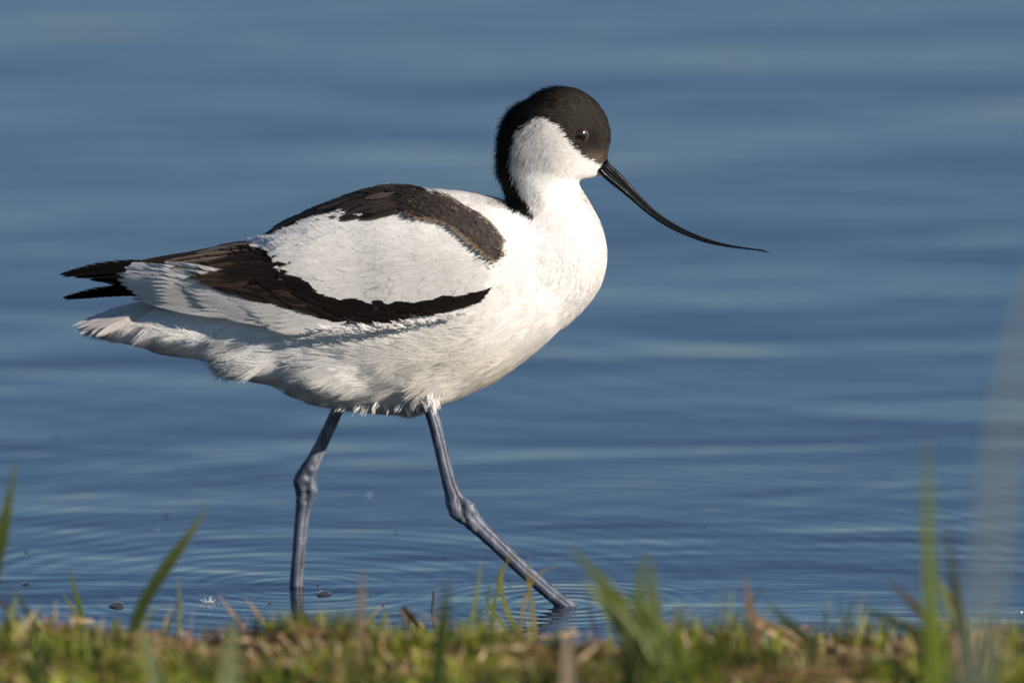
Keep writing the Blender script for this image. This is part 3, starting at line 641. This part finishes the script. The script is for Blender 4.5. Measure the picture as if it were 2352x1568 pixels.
# ---- eyes
M_IRIS, t, b = mat("eye_iris", (.028, .008, .002), .10, .5); b.inputs["Coat Weight"].default_value = 1; b.inputs["Coat Roughness"].default_value = .16
M_PUPIL, t, b = mat("eye_pupil", (.003, .003, .003), .10, .5); b.inputs["Coat Weight"].default_value = 1
M_LID, t, b = mat("eyelid_skin", (.10, .095, .095), .45, .5); g = NB(t)
t.links.new(g.bump(g.noise(g.n("ShaderNodeNewGeometry").outputs["Position"], 1500, 2), .5, .0004), b.inputs["Normal"])
from mathutils.bvhtree import BVHTree
bvh = BVHTree.FromPolygons(BV.tolist(), BF)
ec = P(1334.5, 311, -.016); hit = bvh.ray_cast(Vector((ec[0], -.2, ec[2])), Vector((0, 1, 0)))
ey = hit[0].y; hn = np.array(hit[1])
for sd in (1, -1):
    n = unit(np.array([hn[0] * .6, -1, hn[2] * .5 ])); r = 4.0e-3; c = P(1334.5, 311, ey) - n * .0004
    e1 = unit(np.cross(n, [0, 0, 1.])); e2 = np.cross(e1, n)
    def ball(rad, lo, hi, nu=24, nv_=36):
        u = np.linspace(lo, hi, nu); a = np.linspace(0, 2 * math.pi, nv_, endpoint=False)
        V = c + rad * (np.cos(u)[:, None, None] * n * .55 + np.sin(u)[:, None, None] * (np.cos(a)[None, :, None] * e1 + np.sin(a)[None, :, None] * e2)); return V
    fl = np.array([1, sd, 1.])
    V = ball(r, 1e-3, math.pi - 1e-3); v, f = loft(V)
    eye = mesh_obj("eye", v * fl, f if sd == 1 else [q[::-1] for q in f], M_IRIS, bird)
    V = ball(r * 1.012, 1e-3, .56, 10); v, f = loft(V); mesh_obj("pupil", v * fl, f if sd == 1 else [q[::-1] for q in f], M_PUPIL, eye)
    # eyelid ring, pointed front and rear
    a = np.linspace(0, 2 * math.pi, 60, endpoint=False); b2 = np.linspace(0, 2 * math.pi, 10, endpoint=False); V = []
    for i, q in enumerate(a):
        rr = .0036 * (1 + .10 * abs(math.cos(q)) ** 3); rad = math.cos(q) * e1 * 1.06 + math.sin(q) * e2 * .96
        cc = c + n * .0004 + rad * rr; th = .00030 * (1 + .35 * mnoise.noise(Vector((q * 3, 1, 2))) + .15 * math.sin(q * 17))
        V.append([cc + unit(rad) * math.cos(z) * th + n * math.sin(z) * th for z in b2])
    V = np.array(V); mesh_obj("eyelid", (V.reshape(-1, 3)) * fl, grid_faces(60, 10, True).tolist() + [[59 * 10 + j, j, (j + 1) % 10, 59 * 10 + (j + 1) % 10] for j in range(10)], M_LID, bird)

# ================================================================== WATER
FOOT1, FOOT2 = PW(1297, 1388), PW(681, 1347)
M_WATER, t, b = mat("lake_water", (.016, .024, .042), .02, .5); g = NB(t); b.inputs["IOR"].default_value = 1.333
pos = g.n("ShaderNodeNewGeometry").outputs["Position"]
sep = g.n("ShaderNodeSeparateXYZ"); g.put(sep.inputs[0], pos); X, Y = sep.outputs[0], sep.outputs[1]
def cen(o): return g.m('SUBTRACT', o, .5)
swell = g.m('MULTIPLY', cen(g.noise(g.mapv(pos, (.7, 1.35, 1), rot=(0, 0, .06)), 3.2, 3, .5, .4)), .0082)
mid = g.m('MULTIPLY', cen(g.noise(g.mapv(pos, (.55, 1.5, 1), (3, 1, 0), (0, 0, -.10)), 12, 2, .5, .3)), .0013)
fine = g.m('MULTIPLY', cen(g.noise(g.mapv(pos, (.4, 1.5, 1), (7, 2, 0)), 42, 2)), .0004)
def ring(cx, cy, lam, slope, decay, r0=0.0, warp=None):
    dx = g.m('SUBTRACT', X, cx); dy = g.m('SUBTRACT', Y, cy)
    r_ = g.m('SQRT', g.m('ADD', g.m('MULTIPLY', dx, dx), g.m('MULTIPLY', dy, dy)))
    if warp: r_ = g.m('ADD', r_, g.m('MULTIPLY', cen(g.noise(pos, warp[1], 1)), warp[0]))
    s = g.m('SINE', g.m('MULTIPLY', r_, 2 * math.pi / lam))
    a = g.m('DIVIDE', g.m('SUBTRACT', r_, r0), decay)
    env = g.m('EXPONENT', g.m('MULTIPLY', g.m('MULTIPLY', a, a), -1))
    return g.m('MULTIPLY', g.m('MULTIPLY', s, env), slope * lam / 6.283)
h = swell
# wave train spreading from the trailing foot, rings at the leading foot, older far ripples to the right
for rr in (ring(FOOT2[0], FOOT2[1], .021, .022, .16, .16, (.016, 9)), ring(FOOT2[0], FOOT2[1], .012, .024, .06, .04, (.005, 20)),
           ring(FOOT1[0], FOOT1[1], .0125, .055, .045, .04, (.007, 14)), ring(FOOT1[0] - .05, FOOT1[1] + .03, .019, .024, .16, .42, (.02, 5)), mid, fine):
    h = g.m('ADD', h, rr)
t.links.new(g.bump(h, 1, 1), b.inputs["Normal"])
W = 400.0
mesh_obj("water", [(-W, -2.6, 0), (W, -2.6, 0), (W, 2000, 0), (-W, 2000, 0)], [[0, 1, 2, 3]], M_WATER, smooth=False)['kind'] = 'structure'

# ================================================================== BANK
def ground_z(x, y):
    e = -.34 + .04 * mnoise.noise(Vector((x * 5, 3.3, 0))) + .012 * mnoise.noise(Vector((x * 19, 8.1, 0)))
    s = np.clip((e - y) / .22, -.3, 1); k = s * (2 - s) if s > 0 else s
    return .062 * k + (.016 * mnoise.noise(Vector((x * 14, y * 14, 0))) + .006 * mnoise.noise(Vector((x * 45, y * 45, 2)))) * min(1, max(0, s * 4)) - .002
M_SOIL, t, b = mat("mossy_soil", rough=.9, spec=.2); g = NB(t); pos = g.n("ShaderNodeNewGeometry").outputs["Position"]
c1 = g.ramp(g.noise(pos, 60, 4, .6), [(.3, (.05, .03, .015)), (.5, (.17, .09, .04)), (.7, (.32, .20, .10))])
c2 = g.ramp(g.noise(pos, 90, 3, .6), [(.3, (.06, .08, .01)), (.7, (.17, .19, .025))])
t.links.new(g.mix(g.ramp(g.noise(pos, 16, 3, .6), [(.42, (0, 0, 0)), (.55, (1, 1, 1))]), c1, c2), b.inputs["Base Color"])
t.links.new(g.bump(g.noise(pos, 150, 4, .7), .8, .004), b.inputs["Normal"])
gx = np.concatenate([np.linspace(-60, -.55, 14)[:-1], np.linspace(-.55, .55, 221), np.linspace(.55, 60, 14)[1:]])
gy = np.concatenate([np.linspace(-40, -1.6, 10)[:-1], np.linspace(-1.6, -.14, 180)])
V = [(x, y, ground_z(x, y) if (abs(x) < 1 and y > -2) else .060 if y < -1 else ground_z(np.clip(x, -1, 1), y)) for x in gx for y in gy]
mesh_obj("bank", V, grid_faces(len(gx), len(gy))[:, ::-1], M_SOIL)['kind'] = 'structure'

M_GRASS, t, b = mat("grass_blade", rough=.5, spec=.35); g = NB(t)
a = g.n("ShaderNodeVertexColor", layer_name="tone"); nz = g.noise(g.n("ShaderNodeNewGeometry").outputs["Position"], 220, 3)
colr = g.mix(1.0, a.outputs[0], g.ramp(nz, [(.3, (.7, .7, .7)), (.7, (1.15, 1.15, 1.1))]), 'MULTIPLY')
tl = g.n("ShaderNodeBsdfTranslucent"); mx = g.n("ShaderNodeMixShader"); mx.inputs[0].default_value = .28
t.links.new(colr, b.inputs["Base Color"]); t.links.new(colr, tl.inputs[0]); t.links.new(b.outputs[0], mx.inputs[1]); t.links.new(tl.outputs[0], mx.inputs[2])
t.links.new(mx.outputs[0], t.nodes["Material Output"].inputs[0])
GREENS = np.array([(.12, .16, .010), (.18, .21, .015), (.07, .10, .010), (.22, .25, .025), (.27, .25, .05)])
STRAWS = np.array([(.36, .24, .13), (.24, .13, .07), (.46, .34, .20), (.15, .075, .04)])
rb = Ribbons(); N = 34000
x = rng.uniform(-.42, .42, N); y = -.31 - rng.random(N) ** 1.2 * .62
pat = np.array([mnoise.noise(Vector((a_ * 8, b_ * 8, 5))) for a_, b_ in zip(x, y)]); edgek = np.clip((-y - .36) / .16, 0, 1)
z = np.array([ground_z(a_, b_) for a_, b_ in zip(x, y)])
isg = rng.random(N) < np.clip(.22 + 1.8 * pat + .40 * edgek, .06, .93)
ci = rng.integers(0, 5, N); si = rng.integers(0, 4, N); cc = np.where(isg[:, None], GREENS[ci], STRAWS[si]) * rng.uniform(.6, 1.25, (N, 1)) * np.clip(1 + 1.3 * np.array([mnoise.noise(Vector((a_ * 17, b_ * 11, 9))) for a_, b_ in zip(x, y)]), .45, 1.6)[:, None]
up = unit(np.stack([rng.normal(0, .7, N), rng.normal(0, .55, N), np.where(isg, 1.0, .45) * np.ones(N)], -1)); side = unit(np.cross(up, rng.normal(0, 1, (N, 3))))
keep = z > -.001
rb.add(np.stack([x, y, z - .001], -1)[keep], up[keep], side[keep], (np.where(isg, .0105, .010) * rng.uniform(.5, 1.7, N) * (1 + .4 * np.clip(pat * 2, -1, 1)))[keep], (np.where(isg, .0016, .0017) * rng.uniform(.6, 1.6, N))[keep], rng.normal(0, .2, N)[keep], 18.0, cc[keep], 0, 4)
# straw litter lying on the turf
n_ = 480; x = rng.uniform(-.40, .40, n_); y = -.38 - rng.random(n_) * .4; z = np.array([ground_z(a_, b_) for a_, b_ in zip(x, y)])
d_ = np.stack([rng.normal(0, 1, n_), rng.normal(0, .6, n_), rng.uniform(-.05, .22, n_)], -1)
rb.add(np.stack([x, y, z + rng.uniform(.004, .010, n_)], -1), unit(d_), unit(np.cross(unit(d_), rng.normal(0, .4, (n_, 3)) + [0, 1, 1])), .022 * rng.uniform(.4, 1.8, n_), .0018 * rng.uniform(.5, 1.5, n_), .0, 6.0, STRAWS[rng.integers(0, 4, n_)] * rng.uniform(.6, 1.2, (n_, 1)), 0, 3)
# finer, taller blades in loose clumps
cxs = np.array([(-.27, .5), (-.20, .45), (-.13, .4), (-.06, .5), (-.02, .45), (.02, .4), (.07, .5), (.085, .6), (.10, .55), (.13, .5), (.19, .45), (.23, .6), (.245, .62), (.26, .6), (.285, .5), (.30, .6)])
for cx_, cy_ in cxs:
    n_ = int(rng.integers(14, 34) * (2.0 if cx_ > .06 else 1.0)); x = cx_ + rng.normal(0, .012, n_); y = -cy_ + rng.normal(0, .025, n_); z = np.array([ground_z(a_, b_) for a_, b_ in zip(x, y)])
    up = unit(np.stack([rng.normal(0, .38, n_), rng.normal(0, .3, n_), np.ones(n_)], -1)); side = unit(np.cross(up, rng.normal(0, 1, (n_, 3)) + [0, 2, 0]))
    cc = np.where(rng.random((n_, 1)) < .7, GREENS[rng.integers(0, 5, n_)], STRAWS[rng.integers(0, 3, n_)])
    rb.add(np.stack([x, y, z - .001], -1), up, side, .030 * rng.uniform(.4, 1.25, n_), .0019 * rng.uniform(.5, 1.3, n_), rng.normal(0, .1, n_), 9.0, cc, 0, 4)
for cx_, n_, hh in ((.070, 26, .050), (.088, 40, .058), (.104, 36, .050), (.245, 34, .046), (.262, 40, .052), (.278, 24, .04), (-.02, 14, .035), (-.30, 22, .035)):
    x = cx_ + rng.normal(0, .009, n_); y = -.72 + rng.normal(0, .04, n_); z = np.array([ground_z(a_, b_) for a_, b_ in zip(x, y)])
    up = unit(np.stack([rng.normal(-.1, .30, n_), rng.normal(0, .25, n_), np.ones(n_)], -1)); side = unit(np.cross(up, rng.normal(0, 1, (n_, 3)) + [0, 2, 0]))
    rb.add(np.stack([x, y, z - .001], -1), up, side, hh * rng.uniform(.35, 1.15, n_), .0030 * rng.uniform(.6, 1.4, n_), rng.normal(0, .1, n_), 7.0, GREENS[rng.integers(0, 4, n_)] * rng.uniform(.5, 1.0, (n_, 1)), 0, 4)
Vv, Ff, Cc = np.concatenate(rb.V), np.concatenate(rb.F), np.concatenate(rb.C)
tag(mesh_obj("grass", Vv, Ff, M_GRASS, col=Cc), "short tangled moss, grass and straw covering the bank", "grass", kind="stuff")

def blade(name, label, cat, pts, y, width, col, group=None, tip=None, ybase=None, fold=.35, taper=(.55, 1, .9, .06), thick=.0004, ground=True):
    """one grass blade or stalk: pts are picture places from base to tip, y its distance"""
    S = spline([(a_, b_) for a_, b_ in pts], 26); yb = y if ybase is None else ybase; u = np.linspace(0, 1, 26)
    cl = P(S[:, 0], S[:, 1], yb + (y - yb) * u)
    if ground:
        gz = ground_z(cl[0, 0], cl[0, 1])
        if cl[0, 2] > gz - .002:
            n_ = max(2, int((cl[0, 2] - gz) / .004) + 2); d0 = cl[0] - cl[1]; ext = []
            for k in range(1, n_ + 1):
                q = k / n_; ext.append([cl[0, 0] + d0[0] * 2 * q * .5, cl[0, 1], cl[0, 2] + (gz - .003 - cl[0, 2]) * q])
            cl = np.concatenate([np.array(ext)[::-1], cl])
    n = len(cl); u = np.linspace(0, 1, n); wv = width * np.interp(u, [0, .3, .65, 1], taper) * .5
    T = unit(np.gradient(cl, axis=0)); sd = unit(np.cross(T, [0, 1., 0])); bk = np.cross(sd, T)
    wav = 1 + .06 * np.sin(u * 17 + len(label))
    V = []
    for off, sgn in ((0, 1), (thick, -1)):
        for k, a_ in enumerate((-1, -.5, 0, .5, 1)):
            V.append(cl + sd * (a_ * wv * wav)[:, None] + bk * ((fold * (1 - abs(a_)) * wv + off))[:, None])
    V = np.stack(V, 1); F = []
    for i in range(n - 1):
        for k in range(4):
            F.append([i * 10 + k, i * 10 + k + 1, (i + 1) * 10 + k + 1, (i + 1) * 10 + k]); F.append([i * 10 + 5 + k + 1, i * 10 + 5 + k, (i + 1) * 10 + 5 + k, (i + 1) * 10 + 5 + k + 1])
        F.append([i * 10 + 5, i * 10, (i + 1) * 10, (i + 1) * 10 + 5]); F.append([i * 10 + 4, i * 10 + 9, (i + 1) * 10 + 9, (i + 1) * 10 + 4])
    c0 = np.array(col); c1 = np.array(tip if tip is not None else col)
    C = np.repeat(c0 * (1 - u[:, None] ** 3) + c1 * u[:, None] ** 3, 10, axis=0)
    o = mesh_obj(name, V.reshape(-1, 3), F, M_GRASS, col=C, origin=cl[0]); tag(o, label, cat, group); return o
G1, G2, G3, PALE, STR, DK = (.035, .055, .010), (.11, .145, .018), (.15, .17, .03), (.20, .23, .11), (.40, .27, .17), (.02, .03, .012)
GB = "tall grass blades rising from the bank"; GS = "dry straw stalks on the bank"; GT = "thin stems by the leading leg"
blade("grass_shoot", "dark green blade cut by the left edge of the picture", "grass blade", [(-45, 1480), (-12, 1300), (12, 1190), (36, 1060)], -.55, .0088, G1, GB, tip=G2)
blade("grass_shoot", "tall dark green blade leaning right, left of the trailing leg", "grass blade", [(290, 1500), (325, 1395), (390, 1290), (440, 1220), (476, 1160)], -.50, .0068, G1, GB, tip=G3)
blade("grass_shoot", "thick blurred dark green blade standing upright between the two legs", "grass blade", [(1000, 1600), (1010, 1500), (1020, 1420), (1028, 1325)], -.80, .0085, G1, GB)
blade("grass_shoot", "tallest bright green blade standing upright at the right", "grass blade", [(2150, 1540), (2140, 1400), (2132, 1220), (2130, 1000)], -1.05, .0115, (.14, .19, .02), GB, taper=(1, 1, .75, .05))
blade("grass_shoot", "narrow dark blade with reddish tip right of the tallest blade", "grass blade", [(2215, 1500), (2200, 1400), (2186, 1290), (2180, 1185)], -.75, .0058, G1, GB, tip=(.11, .08, .05))
blade("grass_shoot", "very blurred broad pale blade near the right edge", "grass blade", [(2220, 1700), (2270, 1350), (2310, 1000), (2370, 720), (2440, 520)], -2.35, .0105, (.24, .27, .24), GB, taper=(1, 1, 1, .3))
blade("grass_shoot", "short pale green blade curling at the foot of the tallest blade", "grass blade", [(2205, 1480), (2195, 1420), (2175, 1370), (2155, 1325)], -.60, .0070, PALE, GB)
blade("grass_shoot", "broad pale blade at the bottom edge, left of the trailing leg", "grass blade", [(520, 1640), (525, 1560), (530, 1500), (528, 1440)], -1.0, .0105, PALE, GB, taper=(1, 1, 1, .4))
blade("grass_shoot", "pale bent blade in front of the leaning dark blade's base", "grass blade", [(355, 1620), (350, 1550), (338, 1490), (318, 1430)], -.75, .0060, PALE, GB)
blade("grass_shoot", "dark green blurred blade rising from the lower left corner", "grass blade", [(90, 1640), (85, 1560), (88, 1500), (80, 1430)], -1.2, .0125, G1, GB, taper=(1, 1, .8, .2))
tuft = [([(1560, 1590), (1500, 1500), (1420, 1390), (1370, 1320), (1305, 1255)], .0095, G2, "long blade of the right tuft arching left toward the leading foot"),
        ([(1530, 1600), (1470, 1500), (1400, 1400), (1335, 1328)], .0105, (.2, .25, .09), "broad pale green blade below the arching one in the right tuft"),
        ([(1500, 1600), (1490, 1480), (1468, 1380), (1478, 1262)], .0080, G2, "upright green blade in the right tuft with a square tip"),
        ([(1540, 1600), (1515, 1480), (1500, 1380), (1497, 1270)], .0085, (.13, .16, .06), "upright greyish blade at the right side of the tuft"),
        ([(1560, 1620), (1530, 1550), (1490, 1500), (1440, 1440)], .014, (.15, .18, .06), "widest blade at the bottom of the right tuft")]
tuft += [([(1585, 1600), (1560, 1500), (1500, 1420), (1440, 1375), (1385, 1340)], .0060, G2, "thin blade of the right tuft curving low to the left"),
         ([(1600, 1600), (1575, 1520), (1556, 1450), (1548, 1390)], .0060, G3, "short upright blade at the right tuft's outer right"),
         ([(1450, 1600), (1440, 1500), (1418, 1420), (1385, 1365)], .0065, G1, "short dark blade at the right tuft's outer left")]
for p_, w_, c_, l_ in tuft: blade("grass_shoot", l_, "grass blade", p_, -.72, w_, c_, "blades of the grass tuft right of the leading foot")
for i, (p_, w_, c_, l_, yy) in enumerate([
  ([(1128, 1450), (1135, 1390), (1150, 1300)], .0024, G3, "thin upright yellow green stem left of the leading leg", -.30),
  ([(1190, 1455), (1160, 1390), (1150, 1330), (1192, 1245)], .0028, (.2, .21, .03), "thin stem bending right across the leading leg", -.30),
  ([(1078, 1440), (1095, 1370), (1105, 1280)], .0026, PALE, "thin pale stem leaning slightly right, between the legs", -.38),
  ([(1195, 1450), (1205, 1380), (1235, 1320), (1290, 1295)], .0018, (.3, .2, .08), "thin brownish stem arching right over the leading leg", -.32),
  ([(1230, 1445), (1222, 1390), (1212, 1310), (1216, 1270)], .0022, (.26, .22, .06), "thin yellow stem in front of the leading shin", -.32),
  ([(1160, 1440), (1120, 1380), (1132, 1320)], .0020, G2, "short thin green stem among those left of the leading leg", -.28)]):
    blade("grass_stalk", l_, "grass stem", p_, yy, w_, c_, GT)
for p_, w_, c_, l_, yy in [
  ([(195, 1475), (188, 1420), (170, 1350), (158, 1300)], .0034, G2, "slim green blade at the left, tapering up and left", -.34),
  ([(185, 1470), (172, 1410), (140, 1355)], .0028, G3, "short pale blade beside the slim green blade on the left", -.36),
  ([(412, 1460), (414, 1400), (408, 1320)], .0026, PALE, "thin pale blade right of the leaning dark blade", -.34),
  ([(262, 1470), (264, 1445), (266, 1412)], .0042, G2, "short bright green blade left of the leaning blade's base", -.42),
  ([(30, 1470), (28, 1430), (40, 1350)], .0034, PALE, "short pale blade in the lower left corner", -.5),
  ([(100, 1480), (60, 1400), (30, 1350)], .0028, G1, "slender dark blade leaning left in the lower left corner", -.5),
  ([(2120, 1460), (2060, 1430), (2000, 1405), (1975, 1385)], .0050, G1, "dark blade lying low toward the left at the right side", -.65),
  ([(2130, 1430), (2095, 1385), (2060, 1350), (2040, 1330)], .0048, (.08, .06, .035), "short brown blade leaning left beside the tallest blade", -.65),
  ([(1860, 1470), (1800, 1420), (1765, 1385)], .0050, G1, "dark blade leaning left right of the tan dead leaf", -.6)]:
    blade("grass_shoot", l_, "grass blade", p_, yy, w_, c_, "low grass blades on the bank's edge")
for p_, w_, c_, l_, yy in [
  ([(828, 1440), (830, 1380), (836, 1300)], .0036, (.24, .17, .11), "blurred pinkish straw standing upright between the legs", -.62),
  ([(880, 1385), (850, 1420), (820, 1450)][::-1], .0022, (.5, .36, .24), "pale straw leaning right at the foot of the pinkish straw", -.38),
  ([(560, 1440), (520, 1390), (500, 1360)], .0018, STR, "thin straw leaning left, left of the trailing leg", -.36),
  ([(612, 1440), (585, 1400), (560, 1370)], .0020, STR, "thin straw just left of the trailing leg's reflection", -.36),
  ([(1300, 1620), (1302, 1540), (1306, 1420)], .0062, (.36, .28, .20), "broad blurred pinkish straw at the bottom under the leading foot", -.90),
  ([(1738, 1440), (1722, 1390), (1710, 1315)], .0034, (.22, .13, .07), "reddish brown stalk above the tan dead leaf", -.55),
  ([(2220, 1600), (2205, 1520), (2190, 1455)], .0060, STR, "tan straw at the right below the tallest blade", -.7),
  ([(1720, 1600), (1800, 1555), (1850, 1535)], .0060, (.5, .38, .24), "tan straw lying at the bottom edge, right of centre", -.60),
  ([(735, 1410), (700, 1440), (760, 1440)], .0018, (.3, .2, .1), "short bent straw between the legs at the water's edge", -.3)]:
    blade("straw_stalk", l_, "straw", p_, yy, w_, c_, GS)
blade("dead_leaf", "curled tan dead leaf lying on the bank under the reddish stalk", "leaf", [(1845, 1490), (1800, 1462), (1755, 1435), (1715, 1410)], -.50, .0085, (.50, .34, .18), taper=(.5, 1, .8, .15), fold=.7)
blade("dead_leaf", "small crumpled orange leaf on the bank, left of the trailing leg", "leaf", [(455, 1500), (430, 1478), (405, 1488)], -.50, .0075, (.40, .22, .10), taper=(.5, 1, .9, .3), fold=.9)
rd = blade("reed_fragment", "broken tan reed piece with a black tip on the bank", "reed", [(972, 1462), (955, 1438), (935, 1412), (924, 1396)], -.36, .0066, (.52, .38, .24), taper=(.9, 1, 1, .6), tip=(.01, .01, .01), fold=.9, thick=.002)
# twig
S = spline([(1008, 1540), (1003, 1452), (996, 1430), (993, 1400), (996, 1375), (997, 1356)], 24); cl = P(S[:, 0], S[:, 1], -.215)
v, f = tube(cl, np.interp(np.linspace(0, 1, 24), [0, .85, 1], [4, 3, 5]) * PX, np.full(24, 3.2 * PX), (0, -1, 0), 10)
M_TWIG, t, b = mat("twig_bark", (.035, .028, .02), .7)
tag(mesh_obj("twig", v, f, M_TWIG, origin=cl[0]), "thin dark bent twig poking up at the water's edge", "twig")

# ================================================================== floating bits
M_BIT, t, b = mat("floating_debris", (.02, .016, .012), .5)
M_FLUFF, t, b = mat("down_fluff", (.75, .74, .72), .7)
M_MUD, t, b = mat("wet_mud", (.035, .027, .014), .15, .6)
def blob(name, label, cat, px, py, rx, rz, m, group=None, ry=None, seed=0, sink=.25):
    """an uneven lump sitting in the surface, half sizes in picture units"""
    c = PW(px, py); ry = ry or rx; V = []; nu, nv_ = 9, 14
    for i in range(nu):
        u = math.pi * (i + .001) / (nu - 1 + .002)
        for j in range(nv_):
            a_ = 2 * math.pi * j / nv_; k = 1 + .35 * mnoise.noise(Vector((math.cos(a_) * 1.3 + seed, math.sin(a_) * 1.3, u)))
            V.append([c[0] + math.sin(u) * math.cos(a_) * rx * PX * k, c[1] + math.sin(u) * math.sin(a_) * ry * PX * k, (math.cos(u) * k - sink) * rz * PX])
    v, f = loft(np.array(V).reshape(nu, nv_, 3)); return tag(mesh_obj(name, v, f, m, origin=c), label, cat, group)
blob("mud_lump", "low wet dark mud lump breaking the surface at the left", "mud lump", 268, 1390, 20, 8, M_MUD, "mud lumps in the shallows", seed=1, ry=40)
blob("mud_lump", "small wet mud lump by the picture's left edge", "mud lump", 60, 1341, 12, 5, M_MUD, "mud lumps in the shallows", seed=2, ry=24)
blob("mud_lump", "flat greenish mud lump right of the trailing leg", "mud lump", 742, 1363, 22, 6, M_MUD, "mud lumps in the shallows", seed=5, ry=40)
def midge(label, px, py, s=1.0):
    r_ = empty("midge", tuple(PW(px, py))); tag(r_, label, "insect", "midges resting on the water"); k = s * PX
    def ell(cx, cy, cz, rx, ry, rz):
        u = np.linspace(.01, math.pi - .01, 7); a_ = np.linspace(0, 2 * math.pi, 10, endpoint=False)
        return loft(np.array([[[cx + math.cos(q) * rx, cy + math.sin(q) * math.cos(z_) * ry, cz + math.sin(q) * math.sin(z_) * rz] for z_ in a_] for q in u]) * k + np.array(PW(px, py)))
    v, f = ell(0, 0, 4.0, 6, 2, 2.2); mesh_obj("body", v, f, M_BIT, r_)
    for sg in (-1, 1):
        v, f = ell(-2, sg * 4, 5.5, 6, 2.6, .4); mesh_obj("wing", v, f, M_BIT, r_)
midge("dark midge on the water left of the tall leaning blade's tip", 383, 1184, 1.1)
midge("tiny dark midge under the tail at the far left", 130, 1006, 1.0)
SP = [(61, 1268, "tiny speck floating at the far left above the mud lump"), (412, 1085, "tiny pale speck above the leaning blade's tip"), (1020, 1281, "tiny speck between the legs, level with the shin"),
      (909, 1220, "tiny speck right of the trailing shin"), (1618, 1212, "lone tiny speck right of the leading leg"), (1670, 957, "faint speck far right below the breast"), (2040, 1095, "faint speck left of the tallest blade"), (880, 1388, "tiny speck near the pinkish straw's foot"),
      (1118, 1405, "tiny speck behind the thin stems"), (1170, 1333, "tiny speck left of the leading shin"), (730, 1345, "tiny speck touching the trailing leg's ring"), (2345, 1405, "bright bubble at the right edge"), (455, 1248, "tiny speck right of the leaning blade"), (620, 1385, "tiny speck left of the trailing foot")]
for i, (px, py, l_) in enumerate(SP):
    blob("floating_speck", l_, "speck", px, py, 3.6, 2.2, M_FLUFF if i == 11 else M_BIT, "specks floating on the water", seed=i * 3.7, ry=5, sink=0)
def fluff(label, px, py, n, L, seed):
    rb = Ribbons(); r_ = np.tile(PW(px, py), (n, 1)) + np.stack([rng.normal(0, 5 * PX, n), rng.normal(0, 5 * PX, n), np.full(n, .0003)], -1)
    d = np.stack([rng.normal(0, 1, n), rng.normal(0, .5, n), np.abs(rng.normal(0, .7, n))], -1); nv = unit(np.cross(d, rng.normal(0, 1, (n, 3))))
    rb.add(r_, d, nv, L * PX * rng.uniform(.4, 1, n), .0003, .0, 20, np.tile(WHITE, (n, 1)), 0, 3); o = rb.build("down_feather", M_PLUME, None); tag(o, label, "feather", "down feathers floating on the water")
fluff("tiny white down feather floating between the legs", 851, 1138, 8, 9, 1)
fluff("tiny down feather floating below the dark midge", 365, 1217, 5, 6, 2)
fluff("flat strip of white down left of the trailing foot", 478, 1383, 30, 16, 3)
print("strands done", len(BV))
